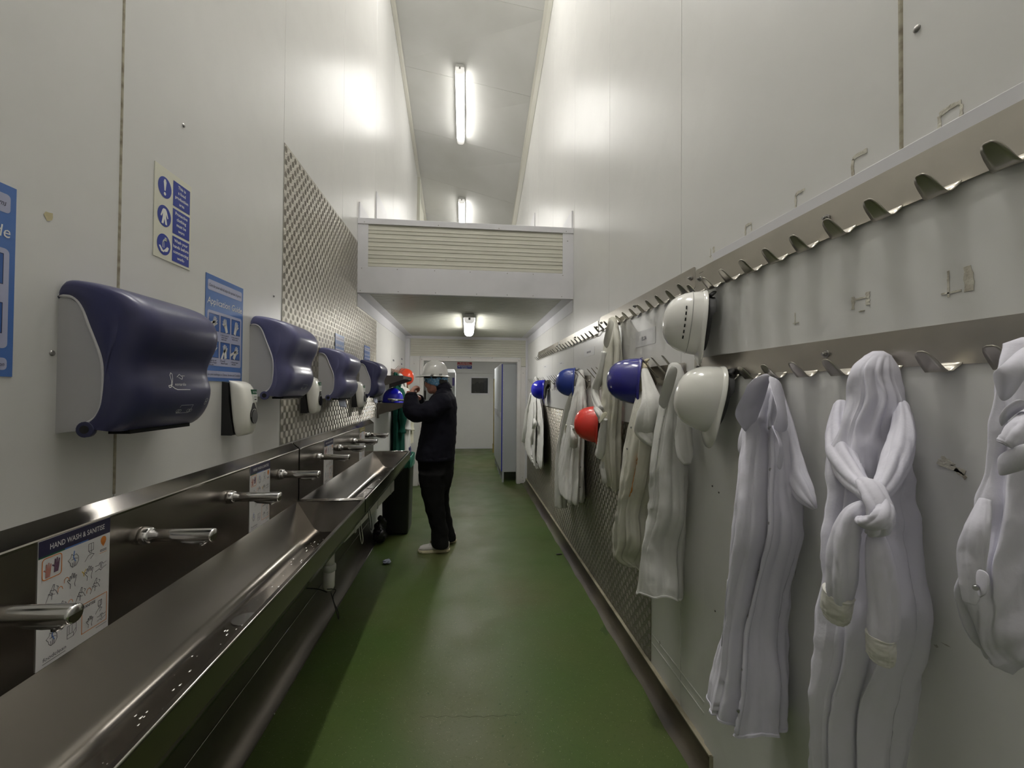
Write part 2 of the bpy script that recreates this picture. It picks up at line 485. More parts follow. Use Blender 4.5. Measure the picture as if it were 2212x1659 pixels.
# ---- side walls: full-height composite panels with sealed joints
def side_wall(name, x, s, edges, ztop, low_end):
    root = struct_empty(name, (x, 0, 0))
    b = MB(); y0, y1 = edges[0], edges[-1]
    for ya, yb, z0 in ((y0, low_end, 0), (low_end, y1, 2.42)):
        b.hexa([(x + s * .05, ya, z0), (x + s * .10, ya, z0), (x + s * .10, yb, z0), (x + s * .05, yb, z0),
                (x + s * .05, ya, ztop(ya)), (x + s * .10, ya, ztop(ya)), (x + s * .10, yb, ztop(yb)), (x + s * .05, yb, ztop(yb))])
    b.build('wall_core', 'wall_joint', root, fixn=True)
    g = MB()
    for ya, yb in zip(edges, edges[1:]):
        z0 = 0 if yb <= low_end + .01 else 2.42
        gap = .0016
        m = MB(); a, c = ya + gap, yb - gap
        P = []
        for z in (0, 1):
            P += [(x, a, ztop(a) if z else z0), (x + s * .05, a, ztop(a) if z else z0), (x + s * .05, c, ztop(c) if z else z0), (x, c, ztop(c) if z else z0)]
        m.hexa(P); m.build('wall_panel', 'wall_white', root, bevel=.0012, bseg=1, fixn=True)
        if yb < edges[-1]:
            g.quad((x + s * .003, yb - .002, z0), (x + s * .003, yb + .002, z0), (x + s * .003, yb + .002, ztop(yb)), (x + s * .003, yb - .002, ztop(yb)))
    g.build('joint_sealant', 'wall_joint', root)
    return root
edL = [Y0, -.9, .22, 1.306, 2.362, 3.431, 4.587, 5.66, 6.94, 8.0, 9.05, 10.1, YF]
edR = [Y0, -1.15, -.14, .865, 1.869, 2.876, 3.855, 4.853, 5.90, 6.94, 8.0, 9.05, 10.1, YF]
wl = side_wall('wall_left', XL, -1, edL, zl, 6.94)
wr = side_wall('wall_right', XR, 1, edR, zr, 6.94)
# the two near joints carry a wide tan sealant bead
for root, x, s, y in ((wl, XL, 1, 1.306), (wr, XR, -1, .865)):
    m = MB(); rows = []
    for i in range(15):
        z = 1.222 + (6.6 - 1.222) * i / 14 if s > 0 else 2.07 + (6.6 - 2.07) * i / 14
        rows.append([(x + s * (.0025 if 0 < j < 4 else 0), y + (j - 2) * (.0024 + .0004 * sin(i * 1.7)), z) for j in range(5)])
    m.grid(rows).build('sealant_bead', 'wall_joint_tan', root)

# ---- sloping ceiling of panels
ceil = struct_empty('ceiling')
ce = [6.15 + 1.05 * k for k in range(-8, 5)]; ce[0] = Y0; ce[-1] = YF
for a, c in zip(ce, ce[1:]):
    m = MB(); a += .0015; c -= .0015
    m.hexa([(XL - .1, a, zc(XL - .1, a)), (XR + .1, a, zc(XR + .1, a)), (XR + .1, c, zc(XR + .1, c)), (XL - .1, c, zc(XL - .1, c)),
            (XL - .1, a, zc(XL - .1, a) + .06), (XR + .1, a, zc(XR + .1, a) + .06), (XR + .1, c, zc(XR + .1, c) + .06), (XL - .1, c, zc(XL - .1, c) + .06)])
    m.build('ceiling_panel', 'ceiling_white', ceil, fixn=True)
    m = MB(); a -= .03; c += .03
    m.hexa([(x, y, zc(x, y) + dz) for dz in (.062, .09) for x, y in ((XL - .1, a), (XR + .1, a), (XR + .1, c), (XL - .1, c))]); m.build('ceiling_core', 'wall_joint', ceil, fixn=True)
for nm, x, s, w in (('trim_1', XL, 1, .055), ('trim_2', XR, -1, .085)):
    m = MB(); rows = []
    for y in (Y0, YF):
        z = zc(x, y)
        rows.append([(x + s * .002, y, z - w), (x + s * .004, y, z - w), (x + s * w, y, zc(x + s * w, y) - .004), (x + s * w, y, zc(x + s * w, y) - .001)])
    m.grid(rows, smooth=False)
    m.build(nm, 'ceiling_trim', kind='structure')
m = MB(); m.hexa([(XL - .1, Y0 - .06, 0), (XR + .1, Y0 - .06, 0), (XR + .1, Y0, 0), (XL - .1, Y0, 0), (XL - .1, Y0 - .06, zl(Y0)), (XR + .1, Y0 - .06, zr(Y0)), (XR + .1, Y0, zr(Y0)), (XL - .1, Y0, zl(Y0))])
m.build('wall_rear', 'wall_white', kind='structure', fixn=True)
m = MB(); m.hexa([(XL - .1, YF, 2.42), (XR + .1, YF, 2.42), (XR + .1, YF + .06, 2.42), (XL - .1, YF + .06, 2.42), (XL - .1, YF, zl(YF)), (XR + .1, YF, zr(YF)), (XR + .1, YF + .06, zr(YF)), (XL - .1, YF + .06, zl(YF))])
m.build('wall_upper', 'wall_white', kind='structure', fixn=True)

# ---- white cladding sheet over the near right wall and its cap strip
m = MB(); m.box(.974, .98, Y0, 1.665, 0, 1.99)
m.build('wall_sheet', 'sheet_white', wr)
m = MB(); y = 1.597
m.hexa([(.968, Y0, 1.978), (.974, Y0, 1.978), (.974, 1.55, 1.978), (.968, 1.55, 1.978), (.968, Y0, 2.070), (.974, Y0, 2.070), (.974, y + .01, 2.070), (.968, y + .01, 2.070)])
m.build('trim_3', 'flash_white', kind='structure', bevel=.001, fixn=True)

# ---- mezzanine: framed ribbed front, floor slab, ribbed underside
mz = struct_empty('wall_mezzanine', (0, YM, 2.38))
m = MB(); m.box(XL, XR, YM + .02, YF, 2.405, 2.50); m.build('slab', 'ceiling_white', mz)
m = MB(); m.box(XL, XR, YM - .012, YM + .03, 2.375, 2.612); m.build('bottom_board', 'flash_white', mz, bevel=.002)
m = MB(); m.box(XL, XR, YM - .014, YM + .07, 2.992, 3.045); m.build('cap_strip', 'flash_white', mz, bevel=.003)
for xa, xb in ((XL, -.888), (.878, XR)):
    m = MB(); m.box(xa, xb, YM - .008, YM + .03, 2.612, 2.992); m.build('side_board', 'flash_white', mz, bevel=.0015)
zb = 2.612; pitch = .0737
k = 0
while zb < 2.99:
    zt = min(zb + pitch, 2.992)
    m = MB(); prof = [(.004, zb), (.004, zb + .004), (-.002, zb + .007), (-.002, zb + .034), (-.006, zb + .037), (-.006, zb + .041), (-.001, zb + .044), (-.001, zt - .002), (.004, zt - .001)]
    prof = [(a, min(z, zt)) for a, z in prof]
    m.grid([[(x, YM + a, z) for a, z in prof] for x in (-.888, .878)], smooth=False)
    m.build('ribbed_board', 'rib_cream', mz, fixn=True)
    zb += pitch; k += 1
m = MB(); m.box(-.89, .88, YM + .005, YM + .03, 2.612, 2.99); m.build('backing', 'rib_cream', mz)
def screws(parent, pts, fr, r=.0045, mat='screw_metal', name='screw', slot=True):
    for a, b in pts:
        m = MB(); c = fr.p(a, b, 0); 
        rows = []
        for rr, h in ((r, 0), (r * .95, r * .35), (r * .6, r * .6), (.0004, r * .7)):
            rows.append([fr.p(a + rr * cos(2 * pi * j / 8), b + rr * sin(2 * pi * j / 8), h) for j in range(8)])
        m.grid(rows, True, cap=False)
        m.build(name, mat, parent)
screws(mz, [(x, 2.595) for x in (-.94, -.63, -.30, .02, .36, .60, .88)], BW(0, YM - .012, 0))
screws(mz, [(x, 2.395) for x in (-.95, -.62, -.29, .08, .36, .60, .87)], BW(0, YM - .012, 0))
screws(mz, [(x, 3.008) for x in (-.92, -.27, .28, .91)], BW(0, YM - .014, 0))
screws(mz, [(.925, 2.92), (-.2, 2.70)], BW(0, YM - .008, 0))
# flashings standing on the side walls behind the rail
for x, s, ya, yb, zt in ((XL, 1, YM + .02, 4.35, 3.20), (XR, -1, YM + .02, 4.3, 3.22), (XL, 1, 4.62, 5.25, 3.62), (XR, -1, 6.2, 6.6, 4.15)):
    m = MB(); m.box(min(x, x + s * .012), max(x, x + s * .012), ya, yb, 2.5, zt); m.build('flashing', 'flash_white', mz, bevel=.001)
m = MB(); m.box(XL, XL + .05, 8.25, 8.33, 2.5, 5.58); m.box(XL, XL + .02, 8.33, 9.3, 2.5, 5.3)
m.build('door_lining', 'rib_cream', mz)

lc = struct_empty('ceiling_low', (0, YM, 2.38))
yb = YM + .03; pitch = .075
while yb < YE - .02:
    ye = min(yb + pitch, YE)
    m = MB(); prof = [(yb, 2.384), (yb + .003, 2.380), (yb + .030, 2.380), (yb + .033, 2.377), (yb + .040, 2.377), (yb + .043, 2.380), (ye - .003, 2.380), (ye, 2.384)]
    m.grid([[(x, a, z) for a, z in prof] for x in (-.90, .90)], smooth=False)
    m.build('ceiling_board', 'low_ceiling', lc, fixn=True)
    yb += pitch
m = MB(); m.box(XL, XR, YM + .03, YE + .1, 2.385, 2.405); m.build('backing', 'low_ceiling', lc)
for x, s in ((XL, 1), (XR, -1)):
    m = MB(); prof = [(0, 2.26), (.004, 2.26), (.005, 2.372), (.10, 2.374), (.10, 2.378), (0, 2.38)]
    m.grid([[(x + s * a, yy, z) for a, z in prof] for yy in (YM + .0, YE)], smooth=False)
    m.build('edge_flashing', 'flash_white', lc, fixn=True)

# ---- end partition with the wide doorway
we = struct_empty('wall_end', (0, YE, 0))
m = MB()
m.box(XL - .1, -.69, YE + .02, YE + .08, 0, 2.4); m.box(.815, XR + .1, YE + .02, YE + .08, 0, 2.4); m.box(-.69, .815, YE + .02, YE + .08, 1.985, 2.4)
m.build('partition', 'sheet_white', we)
zb = 2.055
while zb < 2.33:
    zt = min(zb + .0737 / 2, 2.335)
    m = MB(); prof = [(.004, zb), (0, zb + .003), (0, zb + .028), (-.003, zb + .030), (-.003, zt - .003), (.004, zt)]
    m.grid([[(x, YE + .012 + a, z) for a, z in prof] for x in (-.90, .95)], smooth=False)
    m.build('ribbed_board', 'rib_cream', we, fixn=True)
    zb += .0737 / 2
m = MB(); m.box(XL, XR, YE - .005, YE + .02, 2.335, 2.38); m.build('head_strip', 'flash_white', we, bevel=.002)
m = MB(); m.box(-.75, -.69, YE - .012, YE + .10, 0, 2.03); m.build('door_jamb', 'pillar_white', we, bevel=.002)
m = MB(); m.box(.813, .872, YE - .012, YE + .10, 0, 2.03); m.build('door_jamb', 'pillar_white', we, bevel=.002)
m = MB(); m.box(-.69, .813, YE - .012, YE + .10, 1.978, 2.03); m.build('door_head', 'pillar_white', we, bevel=.002)
m = MB(); m.box(-.91, -.75, YE - .002, YE + .02, 0.02, 2.055); m.build('side_board', 'sheet_white', we, bevel=.002)
m = MB(); m.box(.872, .965, YE - .004, YE + .02, 0.01, 1.90); m.build('side_board', 'pillar_white', we, bevel=.002)
m = MB(); m.box(.872, .95, YE - .002, YE + .02, 1.91, 2.05); m.build('side_board', 'rib_cream', we, bevel=.002)
m = MB(); m.box(-.90, -.76, YE - .05, YE - .004, 0.0, .42); m.build('kick_board', 'pillar_white', we, bevel=.003)
m = MB(); m.box(.95, XR, YE - .03, YE + .02, 0.0, 2.33); m.build('corner_post', 'flash_white', we, bevel=.003)
m = MB(); m.box(XL, -.91, YE - .03, YE + .02, 0.0, 2.33); m.build('corner_post', 'flash_white', we, bevel=.003)
screws(we, [(-.72, 2.0), (-.3, 2.04), (.05, 2.04), (.4, 2.04), (.84, 2.0)], BW(0, YE - .012, 0), .006)
screws(we, [(-.84, 1.93), (-.84, .5), (-.80, .12), (.91, 1.8), (.91, .1), (.92, .05), (.91, .72)], BW(0, YE - .004, 0), .006)

# ---- far room
m = MB(); m.box(-2.05, 1.4, YF, YF + .06, 0, 2.5); m.build('wall_far', 'wall_white', kind='structure')
m = MB(); m.box(-2.1, -2.04, YE + .1, YF, 0, 2.5); m.build('wall_far_left', 'wall_white', kind='structure')
m = MB(); m.box(1.35, 1.41, YE + .1, YF, 0, 2.5); m.build('wall_far_right', 'wall_white', kind='structure')
m = MB(); m.box(-2.1, 1.41, YE + .1, YF, 2.40, 2.415); m.build('ceiling_far', 'ceiling_white', kind='structure')
m = MB(); m.box(-2.1, XL - .11, YE + .02, YE + .1, 0, 2.4); m.box(XR + .11, 1.41, YE + .02, YE + .1, 0, 2.4); m.build('wall_far_front', 'wall_white', kind='structure')
d = struct_empty('door_1', (.18, YF, 0))
yd = YF - .045
# leaf with a square vision opening
m = MB()
for a in ((-.28, .655, .012, 1.418), (-.28, .655, 1.847, 1.95), (-.28, .095, 1.418, 1.847), (.555, .655, 1.418, 1.847)): m.box(a[0], a[1], yd, YF - .004, a[2], a[3])
m.build('door_leaf', 'wall_white', d)
m = MB()
for a in ((.078, .112, 1.40, 1.865), (.538, .572, 1.40, 1.865), (.112, .538, 1.40, 1.435), (.112, .538, 1.83, 1.865)): m.box(a[0], a[1], yd - .008, yd, a[2], a[3])
m.build('vision_frame', 'flash_white', d)
m = MB(); m.box(.1, .55, yd + .005, yd + .010, 1.42, 1.845); m.build('vision_pane', 'glass', d)
m = MB(); m.box(.08, .57, yd + .03, yd + .04, 1.40, 1.86); m.build('vision_backing', 'tray_dark', d)
for q in range(4):
    m = MB(); m.ball((.16 + .11 * q, yd + .022, 1.56 + .04 * (q % 2)), (.075, .006, .12 + .02 * q), 10, 8); m.build('dark_shape', 'cloth_dark', d)
m = MB(); m.box(-.34, -.28, YF - .055, YF - .004, 0, 1.954); m.build('door_jamb', 'wall_white', d)
m = MB(); m.box(.655, .70, YF - .055, YF - .004, 0, 1.954); m.build('door_jamb', 'wall_white', d)
m = MB(); m.box(-.34, .70, YF - .055, YF - .004, 1.955, 2.02); m.build('door_head', 'wall_white', d)
m = MB(); m.box(.645, .69, 10.4, 10.44, .07, 1.80); m.box(.63, .665, 10.36, 10.40, 0.0, .22); m.build('edge_bar', 'brass', d)
m = MB(); m.box(-.28, .655, YF - .06, YF - .045, .0, .03); m.build('threshold', 'flash_white', d)

# ---- grimy coved skirting on the right, stainless cove on the left
rows = []
for i in range(41):
    y = 1.60 + (YE - .02 - 1.60) * i / 40
    w = .004 * sin(i * 2.1) + .003 * sin(i * 5.3)
    prof = [(.905 + w, .0005), (.912, .004), (.928, .012), (.944, .028), (.953, .050), (.957, .075), (.958, .088)]
    rows.append([(a, y, z) for a, z in prof])
bs = MB(); bs.grid(rows)
bsr = bs.build('baseboard_right', 'coving', kind='structure')
m = MB(); m.box(.956, .968, 1.60, YE - .02, .088, .094); m.box(.958, .98, 1.60, YE - .02, .0, .088)
m.build('top_edge', 'coving_edge', bsr)
rows = []
for y in (.5, 4.47):
    prof = [(-.975, .80), (-.975, .19), (-.972, .13), (-.962, .085), (-.945, .05), (-.925, .025), (-.90, .008), (-.88, .0015)]
    rows.append([(a, y, z) for a, z in prof])
m = MB(); m.grid(rows)
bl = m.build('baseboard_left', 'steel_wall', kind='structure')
m = MB(); m.tube([(-.972, .5, .19), (-.972, 4.47, .19)], .0025, 6); m.build('seam', 'steel_bright', bl)
m = MB(); m.box(-.884, -.878, .5, 4.47, .0, .004); m.build('floor_edge', 'steel_bright', bl)

# ---- checker plate linings
def tread(name, wallx, s, outline, parent, bars_keep, mt='tread_alu'):
    """embossed five-bar plate: sheet plus raised lozenge bars"""
    m = MB(); m.prism([(wallx + s * .0005, y, z) for y, z in outline], (s * .003, 0, 0))
    pl = m.build(name, mt, parent, fixn=True)
    b = MB(); cy, cz = .031, .034
    ys = [p[0] for p in outline]; zs = [p[1] for p in outline]
    y0, y1, z0, z1 = min(ys), max(ys), min(zs), max(zs)
    x0 = wallx + s * .0034; h = s * (.0015 if mt == 'tread_alu' else .0017)
    for j in range(int((z1 - z0) / cz)):
        for i in range(int((y1 - y0) / cy)):
            yc = y0 + (i + .5) * cy; zc_ = z0 + (j + .5) * cz
            if not bars_keep(yc, zc_): continue
            t = 1 if (i + j) % 2 else -1
            # five parallel ridges, every other group turned the other way
            for q in range(5):
                o = (q - 2) * .0064
                L = .0175 - .0026 * abs(q - 2)
                ca, sa = (.88, .47 * t)
                cx_, cz2 = yc - o * sa * 1.2 , zc_ + o * ca
                A = (cx_ - L * ca, cz2 - L * sa); B = (cx_ + L * ca, cz2 + L * sa)
                wy, wz = -sa * .0019, ca * .0019
                n = len(b.v)
                b.v += [(x0, A[0] - wy, A[1] - wz), (x0, B[0] - wy, B[1] - wz), (x0, B[0] + wy, B[1] + wz), (x0, A[0] + wy, A[1] + wz),
                        (x0 + h, A[0] + .002 * ca, A[1] + .002 * sa), (x0 + h, B[0] - .002 * ca, B[1] - .002 * sa)]
                fs = [(0, 1, 5, 4), (2, 3, 4, 5), (1, 2, 5), (3, 0, 4)]
                if s < 0: fs = [f[::-1] for f in fs]
                for f in fs: b.f.append([n + k for k in f]); b.m.append(0); b.s.append(False)
    b.build('tread_bars', mt, pl, kind='stuff')
    return pl
outL = [(2.366, 1.222), (4.72, 1.222), (4.72, 2.255), (YM - .012, 2.255), (YM - .012, 2.83), (2.366, 2.83)]
tread('tread_plate', XL, 1, outL, wl, lambda y, z: y < YM - .03 or z < 2.235)
outR = [(2.18, .094), (YE - .05, .094), (YE - .05, 1.33), (2.18, 1.33)]
tread('tread_plate', XR, -1, outR, wr, lambda y, z: True, 'tread_dull')

# ---- marks on the walls: screws, tape residue, scuffs
screws(wl, [(1.566, 2.424), (2.27, 1.99), (2.30, 1.80), (2.29, 1.50), (1.118, 1.60), (.55, 1.9)], LW(0, 0), .007)
frR = RW(0, 0, .974)
def R_at(px, py, x=.974):
    p = onX(px, py, x); return (-p.y, p.z)
screws(wr, [R_at(x, y) for x, y in ((1554, 830), (1561, 848), (1539, 1050), (1553, 1064), (1545, 1320))], frR, .004, 'screw_dark')
screws(wr, [R_at(1981, 62, .98)], RW(0, 0), .008)
m = MB(); p = onX(105, 467, XL); poly(m, LW(p.y, p.z), [(.010 * cos(q * .785) * (1 + .4 * sin(q * 2.2)), .014 * sin(q * .785) * (1 + .4 * cos(q * 1.4))) for q in range(8)], .0006); m.build('wall_chip', 'wall_chip', wl)
def flake(px, py, shape, sc, x):
    a, b = R_at(px, py, x); fr = RW(0, 0, x)
    m = MB()
    for (u0, v0, u1, v1, w) in shape:
        n = 7; pts = []
        L = hypot(u1 - u0, v1 - v0); nx, ny = -(v1 - v0) / L, (u1 - u0) / L
        up = []; dn = []
        for i in range(n):
            t = i / (n - 1); k1 = w * (.6 + .8 * random.random()); k2 = w * (.6 + .8 * random.random())
            up.append((a + sc * (u0 + (u1 - u0) * t + nx * k1), b + sc * (v0 + (v1 - v0) * t + ny * k1)))
            dn.append((a + sc * (u0 + (u1 - u0) * t - nx * k2), b + sc * (v0 + (v1 - v0) * t - ny * k2)))
        q = up + dn[::-1]
        m.prism([fr.p(*p, .0003) for p in q], fr.n * .0012)
    m.build('tape_residue', 'residue', wr, fixn=True)
N_ = [(-.5, -.6, -.5, .35, .10), (-.5, .45, .5, .45, .12), (.5, .3, .5, -.4, .08)]
G_ = [(-.5, -.8, -.5, .5, .09), (-.5, .55, .5, .55, .12)]
L_ = [(-.3, .6, -.3, -.6, .04), (-.6, -.4, .2, -.4, .04), (.45, .6, .5, -.5, .16)]
U_ = [(-.5, .5, -.5, -.3, .10), (-.4, .3, .4, .3, .05), (.5, .6, .5, -.2, .12), (-.1, -.5, .3, -.5, .03)]
for px, py, sh, sc, x in ((2053, 252, N_, .040, .98), (1858, 352, G_, .040, .98), (1729, 428, G_[::-1], .035, .98), (1617, 494, N_, .032, .98), (1538, 545, L_, .03, .98),
                          (1859, 655, U_, .040, .974), (2066, 610, L_, .045, .974), (1723, 688, L_[:2], .03, .974), (2055, 1008, [(-.7, .2, .7, -.25, .16), (-.5, .5, .2, .1, .10), (.2, -.1, .75, -.5, .10)], .035, .974)):
    flake(px, py, sh, sc, x)
m = MB()
for px, py, w, h in ((1718, 1225, .004, .03), (2022, 1395, .006, .004), (2042, 1392, .012, .002), (1425, 1388, .012, .012)):
    a, b = R_at(px, py); fr = RW(0, 0, .974)
    poly(m, fr, [(a + w * sin(i * 1.1 + .4) * (.7 + .3 * sin(i * 2.3)), b + h * cos(i * 1.1 + .4) * (.7 + .3 * cos(i * 3.1))) for i in range(6)][::-1], .0006)
m.build('scuff', 'smudge', wr)
# strip of clear tape running down the right wall near the floor
m = MB(); a0 = onX(1408, 1392, .979); a1 = onX(1532, 1562, .979)
for dz in (0.0, .045):
    m.hexa([(.9785, a0.y, a0.z + dz), (.98, a0.y, a0.z + dz), (.98, a1.y, a1.z + dz), (.9785, a1.y, a1.z + dz), (.9785, a0.y, a0.z + dz + .012), (.98, a0.y, a0.z + dz + .012), (.98, a1.y, a1.z + dz + .012), (.9785, a1.y, a1.z + dz + .012)])
m.build('clear_tape', 'tape_clear', wr, fixn=True)

# ---------------------------------------------------------------- fluorescent battens
def batten(label, x, ya, yb, zf, mat, group=None):
    yc = (ya + yb) / 2; t = thing('ceiling_light', label, 'light', (x, yc, zf(yc)))
    def P(dx, y, dz): return Vector((x + dx, y, zf(y) + dz))
    m = MB(); m.hexa([P(-.068, ya, -.047), P(.068, ya, -.047), P(.068, yb, -.047), P(-.068, yb, -.047), P(-.05, ya, -.002), P(.05, ya, -.002), P(.05, yb, -.002), P(-.05, yb, -.002)])
    m.build('housing', 'lamp_body', t, bevel=.004)
    m = MB(); rows = []
    for y, k in ((ya + .06, .8), (ya + .065, 1), (yb - .065, 1), (yb - .06, .8)):
        rows.append([P(-.058 * k, y, -.046), P(-.062 * k, y, -.065), P(-.05 * k, y, -.095), P(-.025 * k, y, -.112), P(.025 * k, y, -.112), P(.05 * k, y, -.095), P(.062 * k, y, -.065), P(.058 * k, y, -.046)])
    m.grid(rows, True, cap=True); m.build('diffuser', mat, t, fixn=True)
    for y0, y1 in ((ya, ya + .06), (yb - .06, yb)):
        m = MB(); rows = [[P(-.058, y, -.046), P(-.062, y, -.065), P(-.05, y, -.095), P(-.025, y, -.110), P(.025, y, -.110), P(.05, y, -.095), P(.062, y, -.065), P(.058, y, -.046)] for y in (y0, y1)]
        m.grid(rows, True, cap=True); m.build('end_cap', 'lamp_end', t, fixn=True)
    for y, s in ((ya, -1), (yb, 1)):
        m = MB(); m.box(x - .012, x + .012, min(y, y + s * .012), max(y, y + s * .012), zf(y) - .075, zf(y) - .05); m.build('clip', 'screw_metal', t)
    return t
xc = -.14
zt = lambda y: zc(xc, y)
batten('long fluorescent batten nearer the viewer on the high sloping ceiling', xc, 5.93, 7.13, zt, 'lamp_tall')
batten('far fluorescent batten on the high ceiling, seen just above the mezzanine rail', xc, 8.48, 9.68, zt, 'lamp_tall')
batten('fluorescent batten on the high ceiling above the wash trough, out of view', xc, 3.38, 4.58, zt, 'lamp_near')
batten('fluorescent batten on the high ceiling behind the viewpoint', xc, .63, 1.83, zt, 'lamp_rear')
batten('fluorescent batten under the mezzanine in front of the doorway', .02, 4.78, 5.98, lambda y: 2.377, 'lamp_low')
batten('fluorescent batten in the room beyond the doorway', .1, 8.3, 9.5, lambda y: 2.40, 'lamp_far')
# ================================================================ WASH TROUGHS
XS = -.940     # face of the splashback
def trough(y0, y1, label):
    t = thing('wash_trough', label, 'sink', (-.76, (y0 + y1) / 2, .80))
    # splashback with the sloping ledge on top
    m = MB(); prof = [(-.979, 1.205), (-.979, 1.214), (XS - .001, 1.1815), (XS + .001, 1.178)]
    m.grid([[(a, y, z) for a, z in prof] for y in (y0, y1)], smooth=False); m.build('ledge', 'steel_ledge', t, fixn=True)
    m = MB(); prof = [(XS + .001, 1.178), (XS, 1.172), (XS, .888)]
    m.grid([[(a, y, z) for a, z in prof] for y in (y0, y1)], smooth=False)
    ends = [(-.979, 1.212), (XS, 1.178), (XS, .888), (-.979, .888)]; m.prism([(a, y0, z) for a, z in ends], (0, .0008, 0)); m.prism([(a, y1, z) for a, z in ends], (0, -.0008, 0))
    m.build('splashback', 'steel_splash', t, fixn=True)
    # basin: sloping back, rounded valley, shallow bottom, front wall
    P = []
    for i in range(7):
        a = i / 6; P.append((XS + (-.836 - XS) * a, .888 + (.766 - .888) * a))
    for i in range(1, 15):      # rounded fold at the foot of the sloping back
        a = i / 14; P.append(((1 - a) ** 2 * -.836 + 2 * a * (1 - a) * -.8125 + a * a * -.775, (1 - a) ** 2 * .766 + 2 * a * (1 - a) * .7385 + a * a * .7375))
    P += [(-.73, .738), (-.655, .735), (-.628, .738), (-.612, .748), (-.604, .77), (-.598, .80), (-.590, .884)]
    m = MB()
    sl = .07 / .153
    e0 = [(a, y0 + .012 + sl * (.888 - min(z, .888)), z) for a, z in P]; e1 = [(a, y1 - .012 - sl * (.888 - min(z, .888)), z) for a, z in P]
    m.grid([e0, e1], smooth=True)
    m.add(e0, [tuple(range(len(P)))]); m.add(e1, [tuple(range(len(P)))[::-1]])
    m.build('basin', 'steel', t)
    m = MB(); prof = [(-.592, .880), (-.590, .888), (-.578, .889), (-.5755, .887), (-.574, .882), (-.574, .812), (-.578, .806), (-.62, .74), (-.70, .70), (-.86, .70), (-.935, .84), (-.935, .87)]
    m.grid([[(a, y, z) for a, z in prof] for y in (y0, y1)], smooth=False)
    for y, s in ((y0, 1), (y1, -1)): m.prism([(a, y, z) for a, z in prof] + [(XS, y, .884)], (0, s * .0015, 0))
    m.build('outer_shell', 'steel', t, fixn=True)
    for y in (y0 + .004, y1 - .004):
        m = MB(); m.tube([(XS + .002, y, .888), (-.578, y, .888)], .005, 8); m.build('end_rim', 'steel_bright', t)
    m = MB(); m.tube([(-.5765, y0, .887), (-.5765, y1, .887)], .0028, 6); m.build('front_rim', 'steel_bright', t)
    for yy in (y0 + .35, y1 - .35):
        m = MB(); m.box(-.972, -.93, yy - .015, yy + .015, .50, .72)
        m.build('wall_bracket', 'steel_wall', t, bevel=.002)
    yd = (y0 + y1) / 2
    m = MB(); m.cyl((-.74, yd, .7375), (-.74, yd, .741), .04, seg=20); m.build('drain', 'chrome_dull', t)
    # beads and streaks of water lying in the bottom
    m = MB()
    for q in range(150):
        x = random.uniform(-.80, -.64); y = random.uniform(y0 + .15, y1 - .2)
        r = random.uniform(.0012, .0042); rows = []
        for rr, hh in ((1, 0), (.8, .3), (.4, .45), (.02, .5)):
            rows.append([(x + r * rr * cos(2 * pi * j / 7), y + r * rr * 1.6 * sin(2 * pi * j / 7), .7372 + .006 * abs(x + .69) + r * hh) for j in range(7)])
        m.grid(rows, True)
    m.build('water_drops', 'chrome', t, kind='stuff')
    return t
trough(.56, 2.518, 'nearer long stainless steel wash trough running along the left wall')
trough(2.535, 4.46, 'farther stainless steel wash trough, behind the cross rim, ending at the black bin')
m = MB(); m.hexa([(-.573, 2.55, .80), (-.571, 2.55, .80), (-.571, 2.57, .80), (-.573, 2.57, .80), (-.573, 2.51, .885), (-.571, 2.51, .885), (-.571, 2.53, .885), (-.573, 2.53, .885)])
m2 = MB(); m2.box(-.5735, -.572, 2.519, 2.534, .81, .884)

# wall-mounted spouts
def tap(y, label):
    z = 1.086; t = thing('tap', label, 'tap', (XS, y, z))
    m = MB(); m.tube([(XS, y, z), (XS + .006, y, z), (XS + .020, y, z), (XS + .024, y, z)], [.026, .026, .0235, .021], 18); m.build('collar', 'chrome', t)
    m = MB(); m.tube([(XS + .02, y, z), (-.85, y, z - .001), (-.751, y, z - .002), (-.747, y, z - .002), (-.745, y, z - .0025)], [.0178, .0182, .0186, .0182, .0166], 24); m.build('spout', 'chrome', t)
    m = MB(); m.tube([(-.85, y, z - .012), (-.83, y, z - .019), (-.80, y, z - .021), (-.77, y, z - .021), (-.76, y, z - .012)], [.005, .008, .009, .009, .006], 10); m.cyl((-.778, y, z - .02), (-.778, y, z - .032), .0085, seg=10); m.build('aerator', 'chrome_dull', t)
    m = MB(); m.cyl((-.7451, y, z - .0025), (-.7446, y, z - .0025), .0155, seg=18); m.build('end_disc', 'steel', t)
    return t
t0 = tap(.91, 'chrome wall tap cut by the left edge of the photo, nearest of all')
for y, s in ((1.36, 'chrome wall tap between the first and second hand wash notices'), (1.812, 'chrome wall tap just before the second hand wash notice'),
             (2.272, 'chrome wall tap at the far end of the nearer trough, before the cross rim'), (2.829, 'first chrome tap of the farther trough, just past the cross rim'),
             (3.265, 'second chrome tap of the farther trough, past the third hand wash notice'), (3.682, 'third chrome tap of the farther trough, before the yellow-headed notice'),
             (4.167, 'farthest chrome tap, last before the end of the troughs')):
    dup(t0, (0, y - .91, 0), s)

